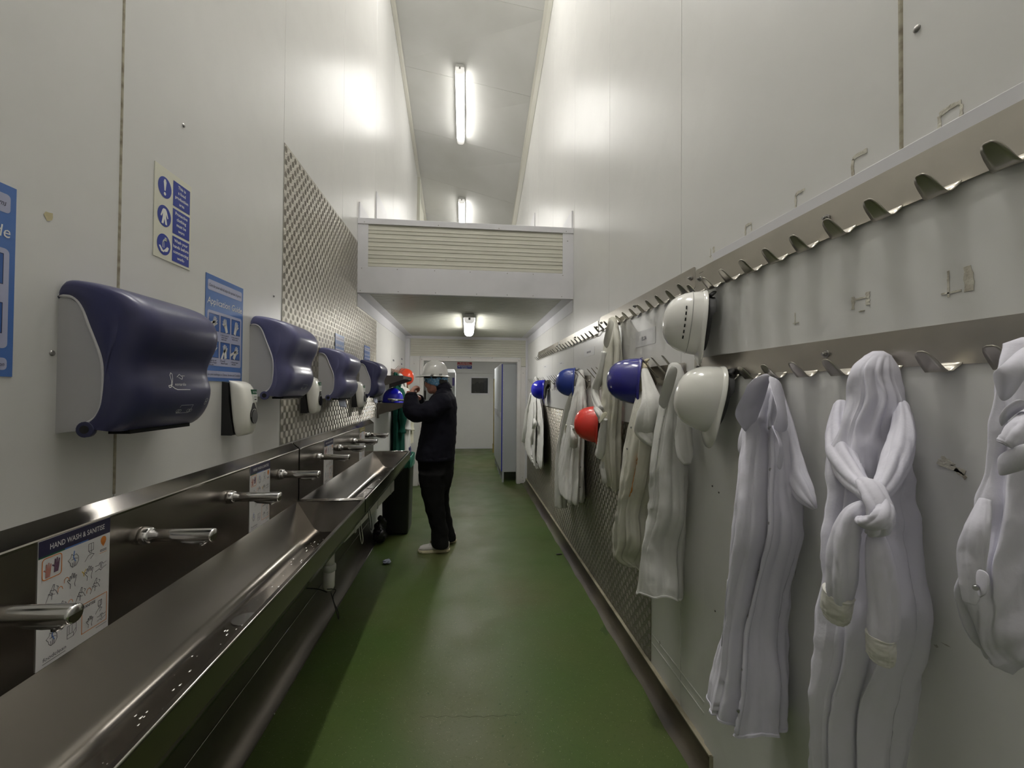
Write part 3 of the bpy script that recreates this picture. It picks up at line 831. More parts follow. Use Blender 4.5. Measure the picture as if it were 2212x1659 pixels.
# ================================================================ HAND WASH NOTICES
def hand_icon(mb, fr, cx, cy, s, c, mat, kind=0, w=.0011):
    def S(pts, closed=False): stroke(mb, fr, [(cx + x * s, cy + y * s) for x, y in pts], w, c, mat, closed)
    if kind == 0:      # spread hand
        S([(-.35, -.9), (-.3, -.4), (-.55, -.1), (-.75, .2), (-.62, .28), (-.4, .05), (-.42, .6), (-.3, .65), (-.22, .2), (-.15, .85), (0, .87), (.03, .22), (.15, .75), (.28, .74), (.24, .15), (.42, .5), (.54, .46), (.38, -.1), (.25, -.5), (.35, -.9)])
    elif kind == 1:    # rubbing hands
        S([(-.8, -.9), (-.5, -.2), (-.2, .3), (.1, .9), (.25, .85), (.15, .3), (.4, .1), (.7, -.5)])
        S([(-.1, -.8), (.0, -.1), (-.3, .1), (-.25, .35), (.2, .15)]); S([(-.5, .0), (-.2, -.2), (.3, -.3)])
        S([(.5, .6), (.75, .4), (.6, .2)])
    elif kind == 2:    # washing under water
        S([(-.8, .2), (-.4, .45), (-.3, .9), (0, .6), (.4, .7), (.7, .3), (.75, -.3), (.4, -.8), (-.1, -.9), (-.4, -.6), (-.5, -.2), (-.8, .2)])
        S([(-.1, -.8), (-.15, -.3)]); S([(.1, -.8), (.1, -.2)]); S([(.3, -.75), (.35, -.2)]); S([(-.3, .1), (.2, .2), (.6, .05)])
    elif kind == 3:    # dispenser over hand
        S([(-.2, .1), (-.2, 1.), (.5, 1.), (.5, .1)], True); S([(.2, .12), (.2, .95)]); S([(-.05, .1), (-.05, -.15), (.25, -.15), (.25, .1)])
        S([(-.7, -1.), (-.2, -.4), (.3, -.3), (.6, -.45), (.1, -.9)])
    elif kind == 4:    # clasped
        S([(-1, .35), (-.4, .3), (-.2, .6), (.2, .6), (.4, .3), (1, .45)]); S([(-1, -.45), (-.3, -.3), (.0, -.6), (.3, -.35), (1, -.15)])
        for q in range(4): S([(-.2 + q * .05, .4 - q * .2), (.15, .38 - q * .2)])
    elif kind == 5:    # towel box
        S([(-.6, -.9), (.3, -.9), (.7, -.5), (.7, .7), (-.6, .7)], True); S([(-.6, -.4), (.3, -.4), (.7, 0)]); S([(.3, -.9), (.3, -.4)]); S([(-.3, -.3), (-.3, .6)]); S([(.1, -.3), (.1, .6)])
def notice(y0, z0, label, first, head='hw_navy'):
    w, h = .190, .286
    fr = LW(y0, z0, XS + .0006); t = thing('hand_wash_notice', label, 'notice', (XS + .0006, y0, z0))
    m = MB(); slab(m, fr, 0, 0, w, h, 0, .0012); m.build('board', 'hw_white', t)
    m = MB(); rect(m, fr, 0, h - .036, w, h, .0016); m.build('heading_band', head, t)
    m = MB(); write(m, fr, 'HAND WASH & SANITISE', .026, h - .025, .146, .0125, .0022, bold=.01); m.build('heading', 'hw_white', t)
    m = MB()
    rect(m, fr, 0, h - .0395, w * .33, h - .036, .0016, 0); rect(m, fr, w * .33, h - .0395, w * .66, h - .036, .0016, 1); rect(m, fr, w * .66, h - .0395, w, h - .036, .0016, 2)
    m.build('colour_line', ['label_green', 'poster_blue', 'hw_navy'], t)
    c = .0018
    def at(x, y): return x * w, h * (1 - y)
    for x, y, k, s_ in ((.45, .254, 2, .018), (.685, .242, 3, .020), (.18, .44, 1, .019), (.445, .42, 0, .019), (.685, .424, 0, .019), (.86, .415, 4, .0165),
                        (.56, .575, 1, .018), (.78, .560, 1, .018), (.30, .600, 1, .016), (.185, .805, 2, .017), (.44, .832, 5, .018), (.845, .770, 3, .015), (.71, .856, 0, .015), (.885, .875, 4, .013)):
        ink = MB(); a_, b_ = at(x, y); hand_icon(ink, fr, a_, b_, s_, c, 0, k); ink.build('line_drawing', 'hw_ink', t)
    orange = []
    m = MB(); a_, b_ = at(.17, .232); stroke(m, fr, rrect_pts(a_ - .023, b_ - .024, a_ + .023, b_ + .024, .007), .0020, c, 0, True); m.build('orange_frame', 'hw_orange', t)
    m = MB(); x0_, y1_ = at(.585, .675); x1_, y0_ = at(.965, .925); stroke(m, fr, [(x0_, y0_), (x1_, y0_), (x1_, y1_), (x0_, y1_)], .0016, c, 0, True); m.build('orange_frame', 'hw_orange', t)
    m = MB(); a_, b_ = at(.893, .185); poly(m, fr, disc_pts(a_, b_, .0085, .0098), c, 0); poly(m, fr, [(a_ - .0075, b_ - .006), (a_, b_ - .0165), (a_ + .0075, b_ - .006)], c, 0); m.build('orange_drop', 'hw_orange', t)
    for x, y in ((.36, .40), (.28, .45), (.42, .60), (.68, .585)):
        m = MB(); a_, b_ = at(x, y); stroke(m, fr, [(a_ + .006 * cos(q * .7), b_ + .008 * sin(q * .7)) for q in range(6)], .0013, c, 0); m.build('orange_arc', 'hw_orange', t)
    for q in range(2):
        m = MB(); a_, b_ = at(.893, .272 + .012 * q); rect(m, fr, a_ - .010, b_, a_ + .010, b_ + .0015, c); m.build('caption_line', 'hw_ink', t)
    m = MB(); a_, b_ = at(.893, .298); rect(m, fr, a_ - .011, b_, a_ + .011, b_ + .001, c); m.build('caption_line', 'hw_orange', t)
    m = MB(); a_, b_ = at(.61, .715); write(m, fr, 'SANITISE', a_, b_, .033, .0065, c, bold=.012); m.build('box_heading', 'hw_ink', t)
    m = MB(); a_, b_ = at(.075, .955); write(m, fr, 'foodclean', a_, b_, .056, .0086, c, shear=.12); m.build('maker_lettering', 'hw_ink', t)
    m = MB(); a_, b_ = at(.075, .975); rect(m, fr, a_, b_, a_ + .055, b_ + .0012, c); m.build('caption_line', 'hw_ink', t)
    m = MB(); a_, b_ = at(.80, .95); rect(m, fr, a_, b_, a_ + .032, b_ + .001, c); m.build('caption_line', 'hw_ink', t)
    for (x, y, s, mt) in ((.12, .245, .0105, 'hw_palm'), (.225, .225, .0105, 'hw_palm_dark')):
        a, b = at(x, y)
        m = MB(); poly(m, fr, [(a - .6 * s, b - 1.6 * s), (a - .5 * s, b - .4 * s), (a - 1.1 * s, b + .1 * s), (a - .9 * s, b + .3 * s), (a - .5 * s, b), (a - .5 * s, b + 1.3 * s), (a - .2 * s, b + 1.3 * s), (a - .1 * s, b + .3 * s), (a, b + 1.5 * s), (a + .25 * s, b + 1.5 * s), (a + .25 * s, b + .3 * s), (a + .5 * s, b + 1.2 * s), (a + .75 * s, b + 1.1 * s), (a + .6 * s, b - .5 * s), (a + .4 * s, b - 1.6 * s)], c)
        m.build('printed_hand', mt, t)
    for x, y in ((.46, .23), (.20, .785)):
        a, b = at(x, y); m = MB(); stroke(m, fr, [(a, b + .014), (a - .002, b), (a + .003, b - .010)], .0030, .0016); m.build('printed_water', 'hw_blue', t)
    m = MB(); a, b = at(.60, .40); stroke(m, fr, [(a - .005, b + .004), (a, b - .002), (a + .006, b + .006)], .0018, c); stroke(m, fr, [(a, b - .002), (a + .001, b - .009)], .0018, c); m.build('printed_tick', 'hw_yellow', t)
    return t
n0 = notice(1.050, .890, 'white hand wash notice with navy heading, nearest the viewer on the splashback', 1)
dup(n0, (0, 1.974 - 1.050, 0), 'second hand wash notice along the splashback, before the cross rim')
dup(n0, (0, 2.945 - 1.050, -.004), 'third hand wash notice, first beyond the cross rim')
notice(3.884, .885, 'farthest hand wash notice, narrow with an olive yellow heading', 1, 'hw_olive')

# ================================================================ PAPER TOWEL DISPENSERS
def dispenser(y0, z0, label, cover, group=None, script=False, paper=False, H=.376, W=.335):
    t = thing('paper_towel_dispenser', label, 'dispenser', (XL, y0, z0))
    fr = LW(y0, z0)
    kz = H / .376
    # side outline of the cover (out from the wall, height)
    C = [(.004, .332), (.004, .352), (.010, .368), (.022, .376), (.060, .372), (.105, .362), (.150, .345), (.182, .318), (.197, .288), (.199, .258), (.190, .225), (.176, .196), (.168, .170), (.168, .148), (.176, .124), (.180, .100), (.174, .066), (.160, .036), (.142, .014), (.125, .002)]
    low = [(.100, -.004), (.075, -.004), (.062, .002)]
    inner = [(.004, .332), (.030, .330), (.046, .318), (.058, .296), (.070, .262), (.084, .226), (.098, .186), (.104, .148), (.104, .086), (.100, .060), (.090, .040), (.076, .028), (.062, .022)]
    Cd = catmull(C, 46)
    # cover: rounded in plan so its ends curve back to the wall
    K = [(0, .62), (.002, .74), (.006, .85), (.014, .925), (.030, .975), (.060, 1.0), (W / 2, 1.006), (W - .060, 1.0), (W - .030, .975), (W - .014, .925), (W - .006, .85), (W - .002, .74), (W, .62)]
    m = MB(); rows = []
    def sect(y, k):
        o = []
        for a, b in Cd:
            lim = max(0.0, a - .03)
            aa = a if a < .03 else .03 + lim * (k if a > .03 else 1)
            zz = b - (1 - k) * .045 * max(0, (b - .30) / .076) ** .8 + (1 - k) * .02 * max(0, (.06 - b) / .06)
            o.append(fr.p(y, zz * kz, aa))
        return o
    for y, k in K: rows.append(sect(y, k))
    m.grid(rows)
    m2 = MB()
    # cover cheek on each side: between the grey body and the curved front
    for y, k in ((0, .62), (W, .62)):
        out = [(a, b) for a, b in Cd]
        ring = []
        for a, b in out:
            lim = max(0.0, a - .03); ring.append((a if a < .03 else .03 + lim * k, b - (1 - k) * .045 * max(0, (b - .30) / .076) ** .8 + (1 - k) * .02 * max(0, (.06 - b) / .06)))
        inn = catmull([inner[0]] + inner[1:] + [low[2]], 46)
        rows = []
        for q in range(5):
            f_ = q / 4; bul = -.004 * sin(pi * f_) * (1 if y == 0 else -1)
            rows.append([fr.p(y + bul, (b0 + (b1 - b0) * f_) * kz, a0 + (a1 - a0) * f_) for (a0, b0), (a1, b1) in zip(inn, ring)])
        m.grid(rows)
    m.build('cover', cover, t, fixn=True)
    # grey body with the two side cheeks
    m = MB(); side = [(0, .0), (0, .328)] + [(a - .003, b - .004) for a, b in inner[1:]] + [(.05, .006), (.03, .004)]
    m.prism([fr.p(.003, b * kz, a) for a, b in side], fr.u * (W - .006))
    m.build('body', 'disp_grey', t, bevel=.002, fixn=True)
    for y in (-.0015, W - .003):
        m = MB(); pts = catmull(inner, 40); m.tube([fr.p(y + .002, b * kz, a) for a, b in pts], .0042, 6); m.build('edge_trim', 'disp_trim', t)
        m = MB(); m.cyl(fr.p(y - .004, .010, .070), fr.p(y + .008, .010, .070), .019, seg=18); m.build('hinge_boss', cover, t)
        m = MB(); m.cyl(fr.p(y - .0055, .010, .070), fr.p(y - .004, .010, .070), .010, seg=14); m.build('hinge_pin', 'black', t)
    m = MB(); slab(m, fr, .05, -.006, W - .05, .004, .08, .130); m.build('paper_slot', 'dark_hole', t)
    m = MB(); slab(m, fr, W * .55, .0095, W * .56, -.01, .16, .165)
    # print: pictogram of hands pulling paper, small locks
    m = MB(); e = .1775
    def pf(a, b, c=0):
        # follow the front of the cover
        for (a0, b0), (a1, b1) in zip(Cd, Cd[1:]):
            if b1 <= b <= b0 and b < .30: return fr.p(a, b * kz, (a0 + (a1 - a0) * (b0 - b) / max(1e-6, b0 - b1)) * 1.0 + .0012 + c)
        return fr.p(a, b * kz, .18)
    class PF:
        n = fr.n
        def p(s, a, b, c=0): return pf(a, b, c)
    P_ = PF()
    stroke(m, P_, [(.175, .062), (.228, .062), (.222, .040), (.168, .040)], .0010, 0, 0, True)
    for cx in (.170, .178, .216, .226): stroke(m, P_, disc_pts(cx, .046, .0065, .004, 9), .0009, 0, 0, True)
    stroke(m, P_, disc_pts(.282, .066, .004, .005, 8), .0009, 0, 0, True); stroke(m, P_, disc_pts(.286, .075, .005, .005, 8), .0009, 0, 0, True)
    m.build('pictogram', 'print_white', t)
    if script:
        m = MB()
        stroke(m, P_, [(.118, .118), (.128, .120), (.138, .138), (.140, .150), (.135, .153), (.131, .146), (.130, .130), (.122, .114), (.115, .112), (.113, .117), (.122, .119), (.136, .110), (.146, .107), (.200, .107)], .0020, 0)
        write(m, P_, 'eonardo', .139, .118, .046, .0085, 0, shear=.35)
        stroke(m, P_, [(.158, .142), (.170, .150), (.182, .142), (.176, .136), (.164, .141)], .0016, 0); stroke(m, P_, [(.180, .146), (.192, .146)], .0014, 0)
        m.build('script_lettering', 'print_white', t)
    if paper:
        m = MB(); rows = []
        for i in range(6):
            f_ = i / 5; rows.append([fr.p(W * .28 + W * .42 * j / 4, -.004 - .050 * f_ - .010 * f_ * j / 4, .105 + .010 * f_ + .004 * sin(j * 2)) for j in range(5)])
        m.grid(rows); m.build('paper_end', 'litter_blue', t, solid=.001)
    return t
dispenser(1.128, 1.408, 'dark navy paper towel dispenser with white script on its front, nearest on the left wall', 'cover_navy', script=True)
d2 = dispenser(2.035, 1.478, 'violet blue translucent paper towel dispenser beside the blue and white guide poster', 'cover_violet')
dispenser(2.925, 1.452, 'third paper towel dispenser, first one mounted on the checker plate', 'cover_violet', paper=True, H=.345, W=.36)
dispenser(4.00, 1.448, 'farthest paper towel dispenser, next to the steel shelves', 'cover_navy', paper=True, H=.345, W=.36)

# ================================================================ SOAP DISPENSERS
def soap(y0, z0, label, name='soap'):
    t = thing('soap_dispenser', label, 'dispenser', (XL, y0, z0)); fr = LW(y0, z0); W, H = .112, .225
    m = MB(); m.prism([fr.p(.006, b, a) for a, b in ((0, .005), (0, H - .004), (.022, H - .008), (.030, .10), (.046, .012), (.040, .004))], fr.u * (W - .012)); m.build('back_plate', 'black', t, bevel=.003, fixn=True)
    # white front shell: superellipse sections bulging outward
    m = MB(); rows = []
    for b, d0, d1, wk in ((.000, .050, .060, .62), (.004, .046, .082, .80), (.020, .042, .092, .93), (.060, .036, .096, 1), (.110, .030, .096, 1), (.160, .025, .090, .99), (.195, .022, .082, .96), (.212, .020, .070, .92), (.222, .018, .050, .82), (.226, .016, .024, .66)):
        r = []
        for j in range(24):
            a = 2 * pi * j / 24; c, s_ = cos(a), sin(a)
            u = W / 2 + W / 2 * wk * (abs(c) ** .55) * (1 if c > 0 else -1)
            d = (d0 + d1) / 2 + (d1 - d0) / 2 * (abs(s_) ** .7) * (1 if s_ > 0 else -1)
            r.append(fr.p(u, b, d))
        rows.append(r)
    m.grid(rows, True, cap=True); m.build('front_shell', 'soap_white', t, fixn=True)
    f0 = .0975
    m = MB(); pts = []
    for i in range(26):
        a = 2 * pi * i / 26; r = 1 if sin(a) < .2 else 1 + .75 * max(0, sin(a) - .2)
        pts.append((W * .55 + .027 * cos(a) * (1 if sin(a) < .4 else 1 - .8 * (sin(a) - .4)), .084 + .032 * sin(a) * r))
    m.prism([fr.p(a, b, f0 - .004) for a, b in pts], fr.n * .005); m.build('push_surround', 'black', t, bevel=.001, fixn=True)
    m = MB(); m.prism([fr.p(a, b, f0 + .001) for a, b in disc_pts(W * .55, .077, .024, .029, 24)], fr.n * .004); m.build('push_button', 'black_gloss', t, bevel=.0015, fixn=True)
    m = MB(); stroke(m, fr, disc_pts(W * .55, .0775, .0260, .0312, 24)[:13], .0022, f0 + .0022); m.build('button_ring', 'soap_white', t)
    g = MB(); slab(g, fr, .062, .170, .098, .190, .076, .0905); g.build('green_label', 'label_green', t)
    g = MB(); slab(g, fr, .062, .138, .098, .170, .076, .0935); g.build('white_label', 'label_paper', t)
    g = MB(); write(g, fr, 'Hand Soap', .064, .177, .032, .006, .0912, bold=.02); g.build('label_lettering', 'print_white', t)
    g = MB(); rect(g, fr, .068, .158, .092, .160, .0942); rect(g, fr, .072, .146, .090, .150, .0942); g.build('label_print', 'hw_ink', t)
    return t
soap(.815, 1.292, 'white soap dispenser with green label cut by the left edge of the photo')
soap(1.818, 1.325, 'white soap dispenser below the guide poster, left of the second towel dispenser')
soap(2.625, 1.37, 'white soap dispenser with black back on the checker plate behind the second towel dispenser')
soap(3.75, 1.36, 'white soap dispenser half hidden behind the third towel dispenser')

# ================================================================ SIGNS ON THE LEFT WALL
def rub_hand(mb, fr, cx, cy, s, k, c, mat):
    """pale printed hands: forearm plus palm and four fingers"""
    def finger(x0, y0, x1, y1, w): stroke(mb, fr, [(cx + x0 * s, cy + y0 * s), (cx + x1 * s, cy + y1 * s)], w * s, c, mat)
    fl_ = -1 if k in (1, 3) else 1
    rot = [-.5, -.35, -.3, .7, .15, -.45][k]
    def R_(x, y): return (x * cos(rot) - y * sin(rot)) * fl_, x * sin(rot) + y * cos(rot)
    def Pp(pts): poly(mb, fr, [(cx + R_(x, y)[0] * s, cy + R_(x, y)[1] * s) for x, y in (pts if fl_ > 0 else pts[::-1])], c, mat)
    Pp([(-.28, -1.0), (.26, -1.0), (.30, -.3), (.36, .1), (-.34, .1), (-.30, -.4)])
    for q in range(4):
        x = -.27 + q * .18; h_ = (.72, .86, .82, .66)[q]
        a = R_(x, .05); b = R_(x + (q - 1.5) * .06, h_); finger(a[0], a[1], b[0], b[1], .15)
    a = R_(.3, -.1); b = R_(.58, .35); finger(a[0], a[1], b[0], b[1], .17)
    if k in (0, 4, 5):
        a = R_(-.9, -.9); b = R_(-.2, .0); finger(a[0], a[1], b[0], b[1], .34); a = R_(-.2, 0); b = R_(.1, .3); finger(a[0], a[1], b[0], b[1], .22)
CAPS = [('1. Rub palm to', 'palm', ''), ('2. Palm to palm &', 'wrists, fingers', 'interlocked'), ('3. Palm to back of', 'hand & wrists', ''), ('4. Fingertips and', 'backs of fingers', 'into palm'), ('5. Thumbs', 'clasped in palm', ''), ('6. Clasped fingers', 'into palms', '')]
def guide(y0, z0, label, W=.268, H=.408, x=XL, detail=True):
    fr = LW(y0, z0, x); t = thing('guide_poster', label, 'poster', (x, y0, z0))
    kx, ky = W / .268, H / .408
    m = MB(); slab(m, fr, 0, 0, W, H, .0004, .0018); m.build('sheet', 'poster_blue', t)
    m = MB()
    for a0, b0, a1, b1, r in ((.012, .348, .256, .388, .008), (.012, .060, .256, .272, .010), (.012, .014, .256, .040, .008)):
        poly(m, fr, [(a * kx, b * ky) for a, b in rrect_pts(a0, b0, a1, b1, r)], .0022)
    m.build('pale_panels', 'poster_pale', t)
    m = MB(); write(m, fr, 'Application Guide', .010 * kx, .296 * ky, .246 * kx, .026 * ky, .0024, shear=.12); m.build('title', 'sign_white', t)
    m = MB(); write(m, fr, 'Care for your skin & stop the spread of germs', .018 * kx, .362 * ky, .228 * kx, .012 * ky, .0026, shear=.3)
    write(m, fr, 'Use same technique to Cleanse, Sanitise and Condition', .016 * kx, .022 * ky, .234 * kx, .009 * ky, .0026, shear=.25)
    for k in range(6):
        a = .022 + (k % 3) * .078; b = .196 - (k // 3) * .104 - .002
        for q, s in enumerate(CAPS[k]):
            if s: write(m, fr, s, (a + (0 if q == 0 else .006)) * kx, (b - .012 - q * .0085) * ky, None, .0055 * ky, .0026, bold=.015)
    m.build('captions', 'poster_ink', t)
    for k in range(6):
        a = .022 + (k % 3) * .078; b = .196 - (k // 3) * .104
        m = MB(); poly(m, fr, [(a * kx, b * ky), ((a + .066) * kx, b * ky), ((a + .066) * kx, (b + .064) * ky), (a * kx, (b + .064) * ky)], .0024); tile = m.build('picture_tile', 'poster_mid', t)
        if detail:
            m = MB(); rub_hand(m, fr, (a + .033) * kx, (b + .030) * ky, .030 * kx, k, .0029, 0); m.build('printed_hands', 'poster_hand', tile)
            m = MB(); stroke(m, fr, [(a * kx, b * ky), ((a + .066) * kx, b * ky), ((a + .066) * kx, (b + .064) * ky), (a * kx, (b + .064) * ky)], .0013, .0027, 0, True); m.build('tile_outline', 'poster_ink', tile)
    return t
guide(1.705, 1.547, 'blue hand care guide poster between the two nearest towel dispensers')
guide(.759, 1.541, 'blue hand care guide poster cut by the left edge of the photo', W=.270)
guide(3.268, 1.60, 'small blue poster on the checker plate above the third towel dispenser', W=.225, H=.335, x=XL + .006, detail=False)
guide(4.160, 1.60, 'small blue poster on the checker plate above the farthest towel dispenser', W=.235, H=.34, x=XL + .006, detail=False)

fr = LW(1.434, 1.934); t = thing('safety_sign', 'cream safety sign with three blue panels, high above the navy dispenser', 'sign', (XL, 1.434, 1.934))
W_, H_ = .178, .297
m = MB(); slab(m, fr, 0, 0, W_, H_, .0004, .0022); m.build('board', 'sign_cream', t, bevel=.0006)
for k, lines in enumerate((('This is', 'a food', 'production', 'area'), ('Protective', 'clothing', 'must be', 'worn'), ('Wash your', 'hands before', 'commencing', 'work-'))):
    b0 = H_ - .024 - .084 - k * .0925 + .004
    m = MB(); rect(m, fr, .084, b0, .170, b0 + .084, .0026); pn = m.build('blue_panel', 'sign_blue', t)
    m = MB()
    for q, s in enumerate(lines): write(m, fr, s, .127, b0 + .066 - q * .0185, None if len(s) < 11 else .078, .0105, .0030, bold=.02, align='c')
    m.build('lettering', 'sign_white', pn)
    cy = b0 + .040
    m = MB(); poly(m, fr, disc_pts(.045, cy, .031, .034, 32), .0026); rd = m.build('blue_roundel', 'sign_blue', t)
    m = MB(); c = .0030
    if k == 0:
        poly(m, fr, [(.0385, cy + .018), (.042, cy + .027), (.048, cy + .027), (.0515, cy + .018), (.0475, cy - .010), (.0425, cy - .010)][::-1], c); poly(m, fr, disc_pts(.045, cy - .020, .0052, .0055, 14), c)
    elif k == 1:
        poly(m, fr, [(.040, cy + .024), (.050, cy + .024), (.055, cy + .018), (.063, cy - .002), (.059, cy - .005), (.053, cy + .008), (.053, cy - .004), (.058, cy - .026), (.049, cy - .026), (.045, cy - .008), (.041, cy - .026), (.032, cy - .026), (.037, cy - .004), (.037, cy + .008), (.031, cy - .005), (.027, cy - .002), (.035, cy + .018)][::-1], c)
    else:
        stroke(m, fr, [(.050, cy + .022), (.056, cy + .022), (.056, cy + .016), (.046, cy + .016), (.042, cy + .010)], .005, c)
        for q in range(3): stroke(m, fr, [(.038 + q * .004, cy + .008), (.038 + q * .004, cy - .010)], .0012, c)
        poly(m, fr, [(.022, cy - .008), (.028, cy - .006), (.040, cy - .018), (.048, cy - .020), (.046, cy - .025), (.034, cy - .024)][::-1], c); poly(m, fr, [(.068, cy - .006), (.060, cy - .003), (.050, cy - .014), (.044, cy - .018), (.052, cy - .022), (.062, cy - .018)], c)
    m.build('pictogram', 'sign_white', rd)

# ================================================================ UNDER THE TROUGHS
p0 = onX(729, 1172, -.70); p1 = onX(727, 1212, -.70); yy = 2.30
t = thing('waste_pipe', 'short white plastic waste pipe hanging below the nearer trough', 'pipe', (-.70, yy, .52))
m = MB(); m.tube([(-.70, yy, .698), (-.70, yy, .60)], [.026, .026], 16); m.build('tailpiece', 'pvc', t)
m = MB(); m.tube([(-.70, yy, .615), (-.70, yy, .61), (-.70, yy, .585), (-.70, yy, .58)], [.030, .034, .034, .030], 16); m.build('nut', 'pvc_grey', t)
m = MB(); m.tube([(-.70, yy, .582), (-.70, yy, .50), (-.70, yy, .485), (-.70, yy, .48)], [.029, .027, .020, .008], 16); m.build('trap', 'pvc', t)
m = MB(); m.tube(catmull([(-.70, yy - .03, .50), (-.66, yy - .02, .49), (-.68, yy, .44), (-.655, yy + .01, .36), (-.65, yy, .33), (-.67, yy, .40), (-.69, yy, .47)], 26), .0025, 6); m.build('cable_tie', 'wire_black', t)
m = MB(); m.tube(catmull([(-.70, yy - .03, .485), (-.76, yy, .49), (-.86, yy, .50), (-.93, yy, .52)], 16), .003, 6); m.build('wire', 'wire_black', t)
t = thing('waste_channel', 'pale grey plastic waste channel sloping below the farther trough', 'pipe', (-.76, 3.4, .6))
m = MB(); m.hexa([(-.80, 2.65, .60), (-.72, 2.65, .60), (-.72, 4.40, .50), (-.80, 4.40, .50), (-.80, 2.65, .685), (-.72, 2.65, .685), (-.72, 4.40, .605), (-.80, 4.40, .605)]); m.build('channel', 'pvc', t, bevel=.006, fixn=True)
for yy in (2.9, 3.6, 4.2):
    m = MB(); zz = .642 - (yy - 2.65) * .051; m.box(-.805, -.715, yy - .012, yy + .012, zz - .05, zz + .05); m.build('clip', 'pvc_grey', t, bevel=.002)
for (pa, pb, w_, mt, lab) in (((773, 1128), (800, 1148), .0022, 'wire_white', 'white wire loop dangling below the cross rim of the troughs'), ((794, 1102), (806, 1122), .0025, 'wire_black', 'black wire loop dangling below the farther trough')):
    a = onX(*pa, -.70); b = onX(*pb, -.70); m = MB()
    yw = a.y
    m.tube(catmull([(-.70, yw, .69), (-.70, yw + .01, .66), (-.695, yw + .03, .58), (-.69, yw + .06, .50), (-.69, yw + .09, .485), (-.69, yw + .10, .52), (-.70, yw + .08, .62), (-.71, yw + .06, .69)], 30), w_, 6)
    o = m.build('wire_loop', mt, org=(-.70, yw, .6)); o['label'] = lab; o['category'] = 'wire'
m = MB(); m.tube(catmull([(-.66, .92, .30), (-.64, .95, .26), (-.65, .98, .18), (-.70, 1.0, .10), (-.78, 1.0, .06), (-.88, 1.0, .012)], 30), .004, 8)
o = m.build('hose', 'wire_black', org=(-.7, .95, .2)); o['label'] = 'thin black hose looping under the nearest end of the trough'; o['category'] = 'hose'

# ================================================================ STEEL SHELVES, BIN
def shelf(y0, y1, z, label):
    t = thing('wall_shelf', label, 'shelf', (XL, (y0 + y1) / 2, z)); xf = -.70
    m = MB(); m.box(XL + .002, xf, y0, y1, z - .004, z); m.box(xf - .004, xf, y0, y1, z - .036, z); m.box(XL + .002, XL + .005, y0, y1, z, z + .02); m.build('tray', 'steel', t, bevel=.001)
    for y in (y0 + .003, y1 - .006):
        m = MB(); m.prism([(XL + .002, y, z - .005), (xf - .005, y, z - .005), (xf - .005, y, z - .045), (XL + .002, y, z - .14)], (0, .003, 0)); m.build('bracket', 'steel_wall', t, fixn=True)
    m = MB(); m.box(XL, XL + .02, y0 + .02, y0 + .05, z - .17, z + .012); m.build('upright', 'steel_wall', t)
    return t
shelf(4.78, 5.52, 1.672, 'upper steel wall shelf beyond the towel dispensers')
shelf(4.78, 5.52, 1.372, 'lower steel wall shelf carrying a blue hard hat')

t = thing('waste_bin', 'tall black waste bin with a green liner at the end of the troughs', 'bin', (-.73, 4.72, 0))
m = MB(); rows = []
for z, k in ((.004, .93), (.02, .97), (.06, .985), (.75, 1.10), (.77, 1.13), (.80, 1.13)):
    rows.append([(-.735 + a * k, 4.73 + b * k, z) for a, b in rrect_pts(-.135, -.165, .135, .165, .035, 4)])
m.grid(rows, True, cap=False)
n = len(rows[0]); m.f.append(list(range(n))[::-1]); m.m.append(0); m.s.append(False)
m.build('bin_body', 'bin_black', t)
m = MB(); rows = []
for i, (z, k) in enumerate(((.70, 1.155), (.74, 1.165), (.78, 1.17), (.812, 1.16), (.818, 1.10), (.79, 1.05), (.70, 1.0))):
    rows.append([(-.735 + a * k + .004 * sin(j * 2.3 + i), 4.73 + b * k + .004 * cos(j * 1.9 + i), z + .010 * sin(j * 1.3 + i * .4) * (i < 2)) for j, (a, b) in enumerate(rrect_pts(-.135, -.165, .135, .165, .035, 8))])
m.grid(rows, True); m.build('liner', 'liner_green', t)
def crumple(c, r, seed, seg=14):
    m = MB(); rows = []
    for i in range(9):
        a = -pi / 2 + pi * (i * .98 + .08) / 8; row = []
        for j in range(seg):
            b = 2 * pi * j / seg; p = Vector((cos(a) * cos(b), cos(a) * sin(b), sin(a)))
            k = 1 + .55 * noise.noise(p * 1.7 + Vector((seed, seed * 2, 0)))
            row.append((c[0] + p.x * r[0] * k, c[1] + p.y * r[1] * k, c[2] + p.z * r[2] * k))
        rows.append(row)
    return m.grid(rows, True, smooth=False, cap=True)
for c, r, mt, sd, lb in (((-.68, 4.66, .815), (.06, .06, .045), 'tissue_blue', 3, 'crumpled blue paper towel on top of the bin'), ((-.78, 4.80, .80), (.05, .06, .04), 'tissue_white', 8, 'crumpled white paper towel in the top of the bin'), ((-.60, 4.64, .86), (.014, .025, .05), 'tissue_blue', 5, 'twist of blue paper towel sticking up from the bin rim')):
    o = crumple(c, r, sd).build('paper_towel', mt, org=c); o['label'] = lb; o['category'] = 'paper towel'
bag = [MB().ball(p, r, 12, 8) for p, r in (((-.865, 4.42, .10), (.055, .09, .10)), ((-.85, 4.36, .07), (.07, .08, .07)), ((-.84, 4.41, .16), (.05, .04, .08)), ((-.85, 4.38, .23), (.025, .02, .04)), ((-.835, 4.41, .20), (.03, .03, .04)))]
o = fuse('plastic_bag', bag, .008, 3, 'bag_black', None, org=(-.85, 4.4, 0), disp=lambda p: .014 * noise.noise(p * 22) + .006 * noise.noise(p * 60))
o['label'] = 'crumpled black plastic bag on the floor beside the bin'; o['category'] = 'bag'
o = crumple((-.682, 3.834, .016), (.035, .03, .016), 11).build('paper_scrap', 'litter_blue', org=(-.682, 3.834, 0)); o['label'] = 'small crumpled bluish paper scrap on the green floor by the trough'; o['category'] = 'litter'
